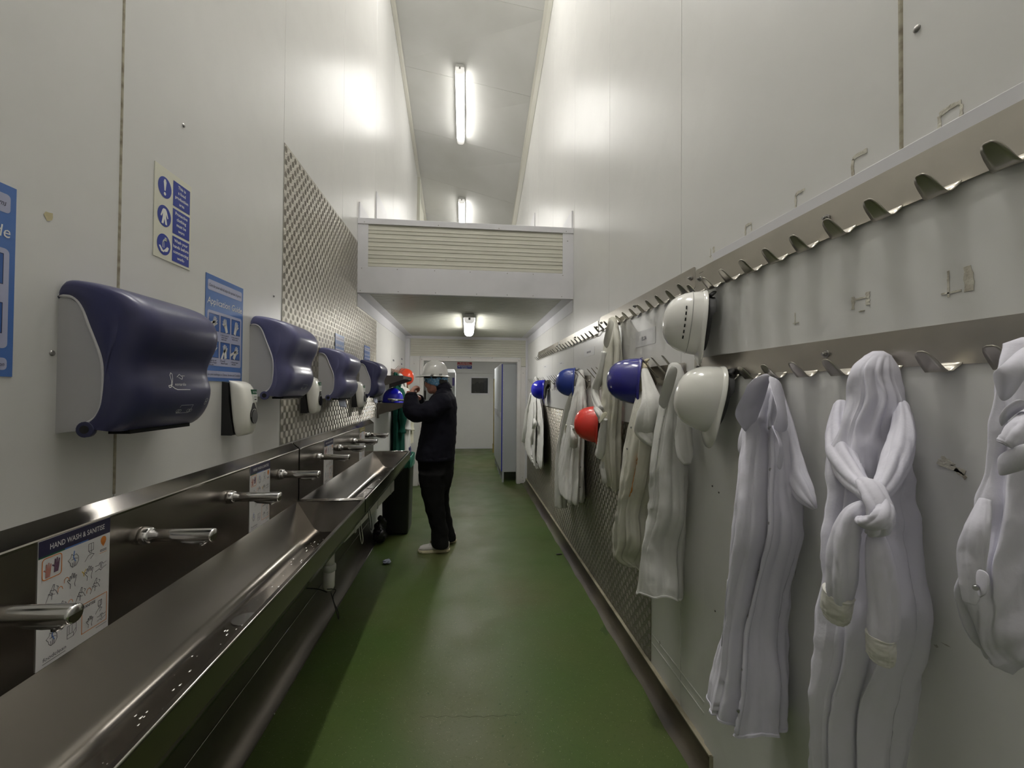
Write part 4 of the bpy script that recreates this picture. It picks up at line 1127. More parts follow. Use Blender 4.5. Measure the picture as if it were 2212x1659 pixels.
o = crumple((.862, 3.90, .005), (.028, .012, .005), 14).build('dark_scrap', 'wire_black', org=(.862, 3.9, 0)); o['label'] = 'small dark scrap on the green floor by the right wall'; o['category'] = 'litter'
# ================================================================ HOOK RACKS
def rack(wx, s, y0, y1, z0, z1, label, style, n, first=.06, name='hook_rack', bolts=3):
    """s: +1 rack on the right wall (hooks point to -x), -1 on the left wall"""
    t = thing(name, label, 'hook rack', (wx, (y0 + y1) / 2, z0))
    m = MB(); pts = rrect_pts(y0, z0, y1, z1, .010, 3)
    m.prism([(wx, a, b) for a, b in pts], (-s * .0025, 0, 0)); m.build('rail', 'rack_steel', t, bevel=.0004, bseg=1, fixn=True)
    L = y1 - y0; step = (L - 2 * first) / (n - 1)
    f = wx - s * .0025
    for k in range(n):
        y = y0 + first + step * k
        m = MB()
        if style == 'fin':
            prof = [(0, .004, .031), (.001, -.001, .029), (.012, -.013, .024), (.020, -.014, .022), (.026, -.009, .0205), (.040, .006, .0185), (.050, .017, .0155), (.056, .024, .011), (.0585, .027, .005)]
            rows = [[(f - s * o, y + w * q, z0 + h) for q in (-1, -.5, 0, .5, 1)] for o, h, w in prof]
            m.grid(rows); m.build('hook', 'rack_steel', t, solid=.002)
        else:
            zz = (z0 + z1) / 2 + .02
            prof = [(.0, zz - .03, .012), (.006, zz - .028, .012), (.022, zz - .012, .011), (.055, zz + .026, .0095), (.084, zz + .060, .0075), (.090, zz + .066, .004)]
            rows = [[(f - s * o, y + w * q, h) for q in (-1, 0, 1)] for o, h, w in prof]
            m.grid(rows); m.build('hook', 'rack_steel', t, solid=.0025)
            m = MB(); m.tube(catmull([(f, y, z0 + .014), (f - s * .010, y, z0 + .002), (f - s * .018, y, z0 - .016), (f - s * .026, y, z0 - .018), (f - s * .032, y, z0 - .006)], 12), .0026, 6)
            m.build('lower_hook', 'rack_steel', t)
    for q in range(bolts):
        y = y0 + .035 + (L - .07) * q / (bolts - 1); zz = z0 + (z1 - z0) * .55
        m = MB(); m.cyl((f, y, zz), (f - s * .003, y, zz), .0105, seg=14); m.cyl((f - s * .003, y, zz), (f - s * .009, y, zz), .0068, seg=6, smooth=False); m.cyl((f - s * .009, y, zz), (f - s * .014, y, zz), .0040, seg=8)
        m.build('bolt', 'screw_metal', t)
    m = MB(); fr = Frame((f, 0, 0), (0, -s, 0), (0, 0, 1), (-s, 0, 0))
    rect(m, fr, -s * (y1 - .03) if s > 0 else y0 + .03, z1 - .022, (-s * (y1 - .03) if s > 0 else y0 + .03) + .03, z1 - .020, .0004)
    m.build('stamp', 'screw_dark', t)
    return t
rack(.967, 1, .384, 1.717, 1.936, 2.036, 'nearest upper hook rack on the right wall, below the white cap strip', 'fin', 12, .04)
rack(.979, 1, 1.743, 3.068, 1.966, 2.062, 'second upper hook rack on the right wall, level with the white hard hat', 'fin', 12, .04)
rack(.979, 1, 3.112, 4.465, 1.950, 2.048, 'third upper hook rack on the right wall, above the small name cards', 'fin', 12, .05)
rack(.979, 1, 4.535, 5.831, 1.950, 2.048, 'farthest upper hook rack on the right wall, beside the end partition', 'fin', 12, .05)
rack(.972, 1, .384, 1.734, 1.578, 1.662, 'nearest lower hook rack on the right wall, holding the lilac white coats', 'fin', 12, .04)
rack(.979, 1, 1.820, 3.150, 1.550, 1.650, 'second lower hook rack on the right wall, behind the dark blue hard hat', 'spike', 12, .05)
rack(.979, 1, 3.300, 4.750, 1.545, 1.645, 'third lower hook rack on the right wall, behind the mid blue hard hat', 'spike', 13, .05)
rack(.979, 1, 4.930, 6.250, 1.545, 1.645, 'farthest lower hook rack on the right wall, behind the smallest blue hard hat', 'spike', 12, .05)
rack(-.979, -1, 5.62, 6.45, 1.70, 1.79, 'hook rack on the left wall above the green coat', 'spike', 8, .05)

# ================================================================ NAME CARDS
def card(px0, py0, px1, py1, text, label, x=.9795, size=None, pale=True):
    a = onX(px0, py0, x); b = onX(px1, py1, x); fr = RW(a.y, b.z, x); w = a.y - b.y; h = a.z - b.z
    t = thing('name_card', label, 'card', (x, a.y, b.z))
    m = MB(); pts = rrect_pts(0, 0, w, h, .006, 3); m.prism([fr.p(p, q, 0) for p, q in pts], fr.n * .0009); m.build('card', 'name_card', t, fixn=True)
    m = MB()
    if text: write(m, fr, text, w * .47, h * .36, None, size or h * .24, .0014, align='c', bold=.012)
    else:
        for q in range(4): rect(m, fr, w * (.30 + .10 * q), h * .38, w * (.36 + .10 * q), h * .60, .0014)
    m.build('name_print', 'poster_ink', t)
    return t
card(1373, 719, 1416, 741, 'ELSA', 'white name card reading ELSA on the right wall', size=.021)
card(1262, 755, 1284, 766, '', 'small name card on the right wall below the third upper hook rack', size=.02)
card(1207, 783, 1218, 786.5, '', 'tiny name card on the right wall above the mid blue hard hat')
card(1174, 790, 1182, 794, '', 'farthest tiny name card on the right wall above the smallest blue hard hat')
for (px, py, lb) in ((850, 779, 'tiny name card on the left wall above the steel shelves'), (868, 776, 'two line name card on the left wall beside the end partition'), (867.5, 787, 'lower of the tiny name cards on the left wall beside the end partition')):
    p = onX(px, py, -.979); fr = LW(p.y - .11, p.z - .03, -.979); t = thing('name_card', lb, 'card', (-.979, p.y, p.z))
    m = MB(); slab(m, fr, 0, 0, .22, .06, .0002, .0009); m.build('card', 'wall_white', t)
    m = MB(); 
    for q in range(4): rect(m, fr, .05 + .03 * q, .02, .072 + .03 * q, .045, .0014)
    m.build('name_print', 'poster_ink', t)

# ================================================================ HARD HATS
def hat(label, c, apex, peak, mat, size=(.112, .140, .155), strap='strap_dark', vents=False, ridge=True, worn=None, brimw=.016, peakl=.045, parent=None, name='hard_hat'):
    """c: centre of the opening, apex: direction of the crown, peak: direction of the peak"""
    w = Vector(apex).normalized(); f = Vector(peak); f = (f - w * f.dot(w)).normalized(); r = f.cross(w)
    c = Vector(c); A, B, Hh = size
    def P(x, y, z): return c + r * x + f * y + w * z
    if parent is None: t = thing(name, label, 'hard hat', c)
    else:
        t = parent
    mats = mat
    m = MB(); rows = []; K = 40
    prof = [(1.0, 0), (1.0, .06), (.992, .16), (.965, .32), (.915, .48), (.83, .64), (.70, .79), (.53, .90), (.34, .965), (.16, .995), (.01, 1.0)]
    for k_, z_ in prof:
        row = []
        for j in range(K):
            a = 2 * pi * j / K; x = A * k_ * sin(a); y = B * k_ * cos(a)
            h = Hh * z_
            if ridge:   # raised centre ridge running front to back
                e = exp(-((x / .026) ** 2)) ; h += .008 * e * (z_ > .3) * min(1, (z_ - .3) * 3)
                e2 = exp(-(((abs(x) - .045) / .012) ** 2)); h -= .003 * e2 * (z_ > .3) * min(1, (z_ - .3) * 3)
            row.append(P(x, y, h))
        rows.append(row)
    m.grid(rows, True, cap=False); m.f.append(list(range(len(m.v) - K, len(m.v)))); m.m.append(0); m.s.append(True)
    # inside lining of the shell
    inr = [[c + (p - c) * .965 for p in row] for row in rows]
    n0 = len(m.v); m.grid([r_ for r_ in inr[::-1]], True); m.grid([rows[0], inr[0]], True)
    shell = m.build('shell', mats, t, fixn=False)
    # rim with the peak
    m = MB(); rr = []
    for q, (e, dz) in enumerate(((0, .006), (.35, .004), (1, -.004), (1.02, -.008), (.9, -.010), (0, -.004))):
        row = []
        for j in range(K):
            a = 2 * pi * j / K
            L = brimw * .55 + (brimw * .45 + peakl) * (1 - (1 - max(0, cos(a))) ** 1.6) ** 1.3 * min(1, max(0, cos(a)) * 1.6)
            k_ = 1 + e * L / hypot(A * sin(a), B * cos(a))
            dip = -.22 * e * L * max(0, cos(a)) ** 2
            row.append(P(A * sin(a) * k_, B * cos(a) * k_, dz + dip))
        rr.append(row)
    m.grid(rr, True); m.build('peak_rim', mats, t, fixn=False)
    # harness: headband and crossing straps
    m = MB(); rows = []
    for z_, k_ in ((-.028, .84), (.012, .86), (.012, .83), (-.028, .81)):
        rows.append([P(A * k_ * sin(2 * pi * j / 24), B * k_ * cos(2 * pi * j / 24), z_ - .012 * (cos(2 * pi * j / 24) < -.5)) for j in range(24)])
    rows.append(rows[0]); m.grid(rows, True); m.build('headband', strap, t)
    if parent is None:
        m = MB()
        for a in (0, pi / 3, 2 * pi / 3):
            path = [P(A * .82 * sin(a) * q, B * .82 * cos(a) * q, .0 + Hh * .62 * (1 - q * q)) for q in (-1, -.8, -.5, 0, .5, .8, 1)]
            m.tube(catmull(path, 14), (.002, .009), 6)
        m.build('crown_strap', strap, t)
        m = MB(); m.tube(catmull([P(-.03, -B * .86, -.02), P(0, -B * .98, -.035), P(.03, -B * .86, -.02)], 9), (.006, .011), 8); m.build('adjuster', strap, t)
    if vents:
        for q in range(6):
            ang = -pi / 2 + (q - 2.5) * .20
            k_ = .86; hz = Hh * .46
            base = P(A * k_ * sin(ang), B * k_ * cos(ang), hz); out = (base - c - w * Hh * .2).normalized()
            tang = (r * cos(ang) * A - f * sin(ang) * B).normalized()
            base = c + w * hz + (base - c - w * hz) * 1.085
            m = MB(); m.tube([base - tang * .0062, base + tang * .0062], .0026, 6); m.build('vent_slot', 'dark_hole', t)
        m = MB(); m.tube([c + w * Hh * .30 + (P(A * .975 * sin(q2), B * .975 * cos(q2), 0) - c) * 1.0 for q2 in [-pi + pi * i / 24 for i in range(25)]], .0012, 5); m.build('seam_line', 'strap_grey', t)
    return t
def H_at(px, py, x): return onX(px, py, x)
V_ = Vector
hat('plain white hard hat with a row of dark vent slots, hung on the upper rack', onX(1512, 699, .915), (-.93, .36, .10), (.10, .12, -1), 'hat_white', size=(.102, .125, .142), vents=True, ridge=False, peakl=.030, brimw=.010)
hat('creamy white hard hat hung low over the wall, below the one with vent slots', onX(1541, 864, .910), (-.95, .25, .20), (.22, .10, -1), 'hat_cream', size=(.098, .124, .138), ridge=False, peakl=.045, brimw=.010)
hat('dark blue hard hat in front of the orange stained coat', onX(1380, 824, .905), (-.90, .42, .08), (.02, -.05, -1), 'hat_blue', size=(.105, .122, .160), strap='strap_cream', peakl=.02, brimw=.012)
hat('mid blue hard hat hanging beside the tied white coat', onX(1239, 826, .925), (-.95, .30, .05), (.03, -.06, -1), 'hat_blue_mid', size=(.105, .125, .155), strap='strap_grey', ridge=False, peakl=.03, brimw=.010)
hat('smallest and farthest blue hard hat on the right wall', onX(1175, 842, .925), (-.95, .30, .05), (.06, -.04, -1), 'hat_blue_vivid', size=(.105, .120, .150), strap='strap_grey', peakl=.035, brimw=.010)
hat('bright red hard hat hanging below the knotted coat sleeve', onX(1291, 917, .915), (-.93, .36, .06), (.03, -.05, -1), 'hat_red', size=(.108, .128, .165), ridge=False, peakl=.02, brimw=.008)
hat('orange hard hat on the left wall above the upper steel shelf', onX(872, 815, -.93), (.93, -.30, .10), (.05, .03, -1), 'hat_orange', size=(.11, .13, .15), ridge=False, peakl=.02, brimw=.010)
hat('vivid blue hard hat resting on the lower steel shelf', (-.84, 4.98, 1.385), (0, -.05, 1), (.75, -.65, 0), 'hat_blue_vivid', size=(.108, .128, .145), peakl=.04, brimw=.012)

# ================================================================ COATS
def cross(py, pL, pR, a, gap):
    """centre and half width along the wall of a section whose outline is seen between two picture columns"""
    rl = ray(pL, py); rr = ray(pR, py)
    def nrm(r): L = hypot(r.x, r.y); return r.x / L, r.y / L
    sL, cL = nrm(rl); sR, cR = nrm(rr)
    while True:
        xc = .98 - gap - a
        def gapf(b):
            SL = sqrt((a * cL) ** 2 + (b * sL) ** 2); SR = sqrt((a * cR) ** 2 + (b * sR) ** 2)
            return (xc * cL - SL) / sL, (xc * cR + SR) / sR
        yl, yr = gapf(.015)
        if yl > yr or a < .008: break
        a *= .9
    lo, hi = .015, 1.2
    for _ in range(40):
        b = (lo + hi) / 2; yl, yr = gapf(b)
        if yl > yr: lo = b
        else: hi = b
    yc = (yl + yr) / 2
    rm = ray((pL + pR) / 2, py); z = CAM_H + rm.z / hypot(rm.x, rm.y) * hypot(xc, yc)
    return xc, yc, z, a, b
class Coat:
    def __init__(s, label, rows, mat, gap=.012, folds=(), notches=(), seed=0, hem=True, wr=.008, group=None, N=90, K=160):
        sec = [cross(*r, gap) for r in rows]
        s.sec = catmull(sec, N); s.mat = mat; s.folds = folds; s.notches = notches; s.seed = seed; s.K = K; s.N = N; s.wr = wr
        top = s.sec[0]
        s.t = thing('lab_coat', label, 'coat', (.97, top[1], top[2]), group)
        m = MB(); R_ = []
        for i in range(N):
            R_.append([s.pt(i / (N - 1), 2 * pi * j / K) for j in range(K)])
        x, y, z, a, b = s.sec[0]
        R_ = [[Vector((x + a * .4 * cos(2 * pi * j / K), y + b * .4 * sin(2 * pi * j / K), z + .010)) for j in range(K)]] + R_
        m.grid(R_, True); m.f.append(list(range(K))[::-1]); m.m.append(0); m.s.append(True)
        # inner face near the hem
        inner = [[Vector(((p.x - s.sec[i][0]) * .965 + s.sec[i][0], (p.y - s.sec[i][1]) * .965 + s.sec[i][1], p.z)) for p in R_[i + 1]] for i in range(N - 20, N)]
        m.grid(inner[::-1], True); m.grid([R_[-1], inner[-1]], True)
        m.build('body', mat, s.t)
        if hem:
            h = MB(); k0 = N - 3
            lo = [[s.pt(q, 2 * pi * j / K, .0022) for j in range(K)] for q in (1 - 2.4 / N, 1 - 1.6 / N, 1 - .8 / N, 1)]
            lo = [[s.pt(1 - 2.5 / N, 2 * pi * j / K, -.001) for j in range(K)]] + lo
            h.grid(lo, True); h.build('hem', mat, s.t)
    def pt(s, u, a, off=0.0):
        f = u * (s.N - 1); i = min(int(f), s.N - 2); q = f - i
        A, B = s.sec[i], s.sec[i + 1]
        x, y, z, ra, rb = (A[k] + (B[k] - A[k]) * q for k in range(5))
        r = 1.0
        aw = a + .55 * noise.noise(Vector((cos(a) * 1.3, sin(a) * 1.3, s.seed * 2.7 + u * .7)))
        for k, amp, ph, dr, u0 in s.folds:     # hanging folds: round ridges, sharp valleys
            g = amp * min(1, max(0, (u - u0) / .35)) * 1.15
            w = abs(cos(k * .5 * 2 * aw * .5 + ph + dr * .6 * u + .5 * noise.noise(Vector((u * 2, k * 1.7, s.seed)))))
            r += g * (1.7 * w - 1.15)
        for a0, a1, depth, wid, u0, u1, *sg in s.notches:
            if u0 < u < u1:
                ac = a0 + (a1 - a0) * u + .05 * noise.noise(Vector((u * 5, s.seed, a0)))
                d = (a - ac + pi) % (2 * pi) - pi
                e = min(1, (u - u0) / .10, (u1 - u) / .05 if u1 < 1 else 1)
                if sg:
                    d *= sg[0]
                    if 0 <= d < wid: r -= depth * e * (1 - d / wid) ** 1.3
                else: r -= depth * e * exp(-(d / wid) ** 2)
        hz = .012 * u * u * cos(2 * a + s.seed) + .007 * u * u * cos(5 * a + 2 * s.seed)
        p = Vector((x + ra * r * cos(a), y + rb * r * sin(a), z + hz))
        nv = Vector((cos(a) / max(ra, .01), sin(a) / max(rb, .01), 0)).normalized()
        w = s.wr * min(1, u * 5 + .3)
        sd = Vector((s.seed * 3.1, s.seed, 0))
        q1 = noise.noise(Vector((p.x * 10, p.y * 10, p.z * 2.2)) + sd)
        q2 = noise.noise(Vector((p.x * 9 + p.z * 5, p.y * 9 - p.z * 5, p.z * 5 + p.y * 3)) + sd)
        q4 = noise.noise(Vector((p.x * 16 - p.z * 9, p.y * 16 + p.z * 9, p.z * 8)) - sd * 2)
        gate = max(0, noise.noise(Vector((p.x * 3, p.y * 3, p.z * 3)) + sd * 5) + .25)
        q3 = noise.noise(Vector((p.x * 34, p.y * 34 + p.z * 9, p.z * 24)) - sd)
        d = w * (.9 * q1 + .9 * (.2 - abs(q2)) + 2.4 * gate * (.2 - abs(q4)) + .22 * q3)
        p += nv * (d + off)
        p.x = min(p.x, .966)
        return p
    def studs(s, items, mat='stud', r=.0055):
        for u, a in items:
            p = s.pt(u, a, .001); q = s.pt(u, a, .005); n = (q - p).normalized()
            m = MB(); m.cyl(p - n * .001, p + n * .0022, r, r * .8, seg=10); m.build('stud_button', mat, s.t)
    def strip(s, name, ua, w, off, mat=None, n=40, solid=.0015):
        """raised band following (u, angle) pairs, e.g. the button placket"""
        path = catmull(ua, n); m = MB(); rows = []
        for u, a in path: rows.append([s.pt(u, a + w * q, off * (1 - abs(q) ** 3)) for q in (-1, -.8, 0, .8, 1)])
        m.grid(rows); return m.build(name, mat or s.mat, s.t, solid=solid)
    def patch(s, name, u0, u1, a0, a1, off=.002, mat=None, n=8):
        m = MB(); rows = [[s.pt(u0 + (u1 - u0) * i / n, a0 + (a1 - a0) * j / n, off) for j in range(n + 1)] for i in range(n + 1)]
        m.grid(rows); return m.build(name, mat or s.mat, s.t, solid=.0014)
    def tube(s, name, pts, mat=None, seg=48, n=48, folds=(7, .10), solid=.0015, wr=.005, cap=False, flat=.78):
        """sleeve: pts = (px, py, x, radius px)"""
        P = []
        for px, py, x, rp in pts:
            p = onX(px, py, x); P.append((p.x, p.y, p.z, rp * p.y / FPX * 1.0))
        Q = catmull(P, n); m = MB()
        sd = Vector((s.seed + len(pts), 3.3, 0))
        D = Vector(P[-1][:3]) - Vector(P[0][:3]); vert = abs(D.z) > .75 * D.length
        def fn(u, a):
            ca, sa = cos(a), sin(a)
            cre = max(0, noise.noise(Vector((ca * .8, sa * .8, u * 4)) - sd) + .3)
            return 1 + folds[1] * .9 * (1.7 * abs(cos(folds[0] * .5 * a + 2.5 * u + s.seed)) - 1.1) * min(1, .4 + u) + .07 * noise.noise(Vector((ca * 1.5, sa * 1.5, u * 5)) + sd) + .30 * cre * (.2 - abs(noise.noise(Vector((ca * 1.2 + u * 3, sa * 1.2, u * 9 + ca * 1.2)) + sd)))
        m.tube([q[:3] for q in Q], [(q[3] * flat, q[3]) if vert else (q[3], q[3] * flat) for q in Q], seg, cap=cap, fn=fn)
        m.v = [(min(v[0], .968), v[1], v[2]) for v in m.v]
        return m.build(name, mat or s.mat, s.t, solid=solid)
    def cloth(s, name, ctrl, mat=None, solid=.002, sub=2, ruff=.0, thick=None):
        """flap: grid of (px, py, x) control points"""
        m = MB(); rows = [[onX(px, py, x) for px, py, x in r] for r in ctrl]
        m.grid(rows); return m.build(name, mat or s.mat, s.t, solid=solid, subsurf=sub)

F1 = ((5, .05, .4, 2.0, .05), (9, .045, 1.1, -1.6, .1), (14, .022, 2.0, 2.4, .2))
# --- the coat with a row of studs, hanging open from its collar
c = Coat('lilac white coat hanging open with studs down its front, right of the white hard hats',
    [(818, 1648, 1676, .030), (845, 1622, 1694, .055), (900, 1610, 1706, .075), (950, 1603, 1718, .085), (1050, 1593, 1736, .095), (1150, 1583, 1738, .100), (1250, 1570, 1716, .100), (1350, 1560, 1708, .105), (1450, 1541, 1705, .110), (1510, 1531, 1703, .115), (1540, 1528, 1702, .115)],
    'cotton_lilac', folds=((4, .06, 2.2, .6, .1), (7, .045, .4, 1.2, .1), (11, .03, 1.1, -1.6, .2)),
    notches=((4.56, 3.86, .42, .42, .06, 1.01, -1), (3.9, 3.3, .16, .25, .2, 1.01, 1), (5.45, 5.0, .36, .30, .50, 1.01, 1), (4.9, 4.9, .12, .2, .0, .45)), seed=1)
c.strip('placket', [(.10, 4.58), (.22, 4.50), (.4, 4.36), (.6, 4.22), (.8, 4.08), (.97, 3.96)], .075, .006)
c.studs([(u, 4.58 - .66 * u) for u in (.25, .36, .465, .565, .66, .76, .86)])
c.cloth('collar', [[(1586, 898, .735), (1594, 912, .765), (1604, 928, .80), (1614, 940, .83)], [(1589, 880, .745), (1600, 890, .775), (1616, 905, .805), (1634, 915, .85)], [(1598, 864, .725), (1608, 868, .765), (1624, 880, .81), (1642, 890, .86)], [(1609, 846, .745), (1619, 852, .775), (1634, 862, .82), (1650, 870, .87)], [(1611, 834, .735), (1624, 838, .775), (1640, 846, .83), (1656, 850, .88)], [(1627, 818, .775), (1638, 822, .80), (1648, 830, .84), (1660, 835, .88)], [(1640, 812, .81), (1650, 814, .84), (1656, 820, .87), (1662, 824, .89)], [(1654, 806, .87), (1660, 808, .88), (1664, 812, .89), (1668, 814, .90)]])
c.cloth('collar_flap', [[(1656, 808, .88), (1674, 814, .89), (1690, 826, .93)], [(1664, 835, .815), (1682, 850, .85), (1694, 855, .92)], [(1672, 865, .80), (1686, 880, .82), (1700, 890, .91)], [(1682, 890, .775), (1690, 910, .80), (1704, 915, .90)], [(1666, 925, .775), (1678, 935, .79), (1700, 935, .88)]])
c.cloth('front_edge', [[(1662, 915, .785), (1676, 920, .81)], [(1674, 935, .775), (1686, 945, .80)], [(1684, 960, .765), (1694, 970, .795)], [(1680, 985, .77), (1692, 995, .80)], [(1676, 1010, .775), (1688, 1020, .79)]])
c.tube('sleeve', [(1684, 850, .955, 10), (1700, 920, .945, 18), (1712, 980, .935, 22), (1722, 1030, .92, 26), (1736, 1062, .91, 25), (1750, 1085, .905, 15), (1762, 1100, .91, 4)], folds=(6, .2), flat=.6)
c.tube('sleeve', [(1618, 905, .86, 7), (1606, 940, .845, 9), (1602, 970, .84, 8), (1604, 985, .845, 2)], folds=(4, .1))
c.patch('pocket', .60, .74, 2.75, 3.30)
# --- the coat with its sleeves knotted in front
c = Coat('lilac white coat with its sleeves knotted in front, long and reaching below the photo',
    [(768, 1866, 1928, .045), (800, 1840, 1950, .060), (860, 1828, 1955, .070), (920, 1812, 1962, .080), (1000, 1790, 1970, .090), (1080, 1786, 1976, .100), (1160, 1778, 1988, .110), (1300, 1764, 2010, .120), (1400, 1758, 2004, .122), (1520, 1752, 1985, .124), (1659, 1748, 1960, .126), (1760, 1742, 1945, .126), (1880, 1738, 1940, .126)],
    'cotton_lilac', folds=((4, .05, .6, 1.0, .05), (7, .055, 2.2, -1.4, .05), (11, .035, .3, 1.8, .1)),
    notches=((4.62, 4.40, .46, .50, .30, 1.01, -1), (3.72, 3.7, .20, .22, .0, .30, 1), (4.25, 4.3, .30, .16, .0, .28), (4.75, 4.7, .34, .16, .0, .30), (5.2, 5.1, .22, .20, .0, .32, -1), (5.35, 5.2, .16, .3, .4, 1.01, 1), (3.5, 3.4, .14, .3, .4, 1.01, 1)), seed=2, wr=.010)
c.tube('sleeve', [(1818, 880, .925, 22), (1812, 930, .87, 32), (1818, 985, .82, 40), (1842, 1030, .775, 34), (1866, 1058, .74, 26), (1886, 1074, .715, 18)], folds=(6, .12), flat=.7)
c.tube('sleeve', [(1948, 880, .945, 20), (1950, 935, .89, 32), (1938, 990, .835, 38), (1918, 1034, .78, 32), (1900, 1060, .74, 25), (1882, 1076, .715, 18)], folds=(6, .12), flat=.7)
c.tube('knot', [(1862, 1040, .72, 12), (1878, 1050, .70, 22), (1892, 1078, .69, 25), (1902, 1108, .69, 26), (1900, 1138, .70, 24), (1885, 1150, .715, 14)], folds=(5, .16), cap=True)
c.tube('knot_loop', [(1862, 1125, .70, 14), (1880, 1130, .68, 20), (1902, 1122, .675, 22), (1912, 1098, .69, 18), (1905, 1070, .71, 12)], folds=(5, .12), cap=True)
c.tube('sleeve_end', [(1868, 1090, .72, 14), (1846, 1110, .71, 26), (1830, 1150, .705, 34), (1822, 1200, .705, 38), (1818, 1250, .71, 37), (1812, 1290, .715, 30)], folds=(5, .13), cap=True)
c.tube('cuff', [(1811, 1280, .712, 34), (1807, 1308, .715, 33), (1803, 1328, .72, 30)], 'knit_cuff', folds=(16, .05), cap=True)
c.tube('sleeve_end', [(1892, 1150, .725, 15), (1898, 1190, .725, 26), (1904, 1250, .73, 31), (1908, 1320, .735, 31), (1904, 1360, .735, 31), (1902, 1380, .735, 26)], folds=(5, .13), cap=True)
c.tube('cuff', [(1902, 1372, .735, 30), (1903, 1400, .737, 30), (1901, 1422, .74, 27)], 'knit_cuff', folds=(16, .05), cap=True)
# --- bundled coat at the right edge
c = Coat('lilac white coat bundled up short at the right edge of the photo',
    [(742, 2165, 2300, .05), (800, 2150, 2330, .07), (880, 2138, 2350, .08), (960, 2130, 2360, .085), (1060, 2115, 2370, .095), (1150, 2098, 2380, .105), (1230, 2086, 2380, .115), (1310, 2082, 2370, .12), (1370, 2092, 2350, .12), (1410, 2125, 2320, .10), (1428, 2170, 2290, .06)],
    'cotton_lilac', folds=((4, .10, .6, 2.0, .0), (7, .07, 2.6, -2.4, .0), (11, .03, .3, 2.8, .1)), notches=((4.15, 4.0, .30, .2, .30, .75),), seed=3, hem=False, wr=.010)
c.cloth('collar', [[(2140, 804, .74), (2156, 860, .745), (2164, 872, .75), (2190, 860, .76)], [(2150, 800, .71), (2170, 812, .71), (2190, 830, .72), (2230, 790, .74)], [(2178, 775, .73), (2200, 775, .73), (2220, 780, .74), (2260, 750, .76)], [(2200, 755, .78), (2220, 745, .78), (2240, 735, .79), (2270, 720, .80)]])
c.cloth('fold_flap', [[(2154, 905, .72), (2162, 925, .72), (2166, 920, .73)], [(2166, 880, .70), (2180, 885, .70), (2190, 895, .72)], [(2200, 858, .70), (2215, 865, .70), (2235, 870, .72)]])
c.cloth('cuff', [[(2150, 985, .70), (2155, 1015, .70), (2156, 1032, .71)], [(2180, 968, .68), (2185, 1000, .68), (2186, 1024, .69)], [(2230, 948, .68), (2235, 980, .68), (2238, 1010, .69)]], solid=.004)
c.tube('sleeve', [(2240, 900, .74, 30), (2210, 935, .70, 34), (2180, 965, .69, 28)], folds=(5, .12))
c.tube('sleeve', [(2128, 1080, .75, 10), (2112, 1140, .73, 20), (2100, 1200, .73, 24), (2098, 1260, .73, 20), (2094, 1300, .73, 12)], folds=(4, .12), cap=True)
c.cloth('pocket_flap', [[(2104, 1230, .70), (2112, 1300, .70)], [(2118, 1225, .69), (2124, 1290, .69)], [(2144, 1240, .685), (2134, 1285, .69)]])
p_ = onX(2107, 1270, .686)
m = MB(); m.cyl(p_ + Vector((.006, .004, 0)), p_ + Vector((-.001, -.001, 0)), .0032, seg=10); m.build('stud_button', 'stud', c.t)
# --- greyish coat right of the stained one
c = Coat('long greyish white coat with a stitched hem, directly below the creamy white hard hat',
    [(788, 1444, 1470, .030), (830, 1432, 1482, .055), (890, 1420, 1482, .070), (950, 1412, 1484, .082), (1020, 1405, 1486, .092), (1100, 1399, 1483, .100), (1180, 1388, 1480, .108), (1250, 1379, 1478, .112), (1278, 1375, 1477, .114)],
    'cotton_grey', folds=((3, .05, .9, .8, .1), (6, .04, .6, -1.0, .1), (10, .020, .3, 1.6, .2)), notches=((5.45, 5.15, .32, .30, .5, 1.01, 1), (4.25, 3.5, .18, .30, .08, .8, -1), (4.9, 4.8, .10, .3, .1, .9)), seed=4)
c.tube('sleeve', [(1470, 880, .92, 9), (1478, 910, .905, 14), (1478, 950, .895, 18), (1480, 985, .89, 16), (1484, 1002, .89, 8)], folds=(5, .14), cap=True)
c.cloth('collar', [[(1420, 872, .80), (1428, 880, .82), (1436, 888, .85)], [(1426, 850, .81), (1436, 858, .835), (1446, 866, .865)], [(1432, 826, .80), (1443, 834, .835), (1454, 842, .87)], [(1440, 806, .825), (1450, 812, .85), (1460, 820, .88)], [(1450, 786, .87), (1458, 790, .88), (1466, 796, .895)]])
c.strip('placket', [(.16, 3.95), (.3, 3.75), (.5, 3.55), (.62, 3.45)], .09, .004)
c.studs([(.27, 3.80), (.37, 3.70)])
# --- coat with an orange stain
c = Coat('off-white coat with an orange stain streak on its front, below the dark blue hard hat',
    [(800, 1384, 1402, .030), (850, 1374, 1416, .055), (900, 1364, 1424, .070), (960, 1349, 1424, .082), (1030, 1340, 1420, .092), (1100, 1330, 1412, .100), (1160, 1321, 1404, .106), (1205, 1326, 1400, .104), (1222, 1350, 1398, .085)],
    'cotton_worn', folds=((4, .06, 1.9, .9, .1), (7, .05, .2, -1.2, .1), (12, .02, .9, 1.6, .2)), notches=((4.1, 4.0, .30, .35, .3, 1.01, -1), (4.8, 4.8, .30, .3, .3, 1.01, 1), (3.5, 3.4, .12, .3, .1, 1.01, 1)), seed=5)
c.tube('sleeve', [(1392, 800, .90, 8), (1402, 838, .88, 15), (1408, 872, .865, 22), (1402, 905, .855, 27), (1396, 930, .855, 25), (1408, 950, .865, 16), (1416, 962, .88, 8)], 'cotton_white', folds=(5, .12), cap=True)
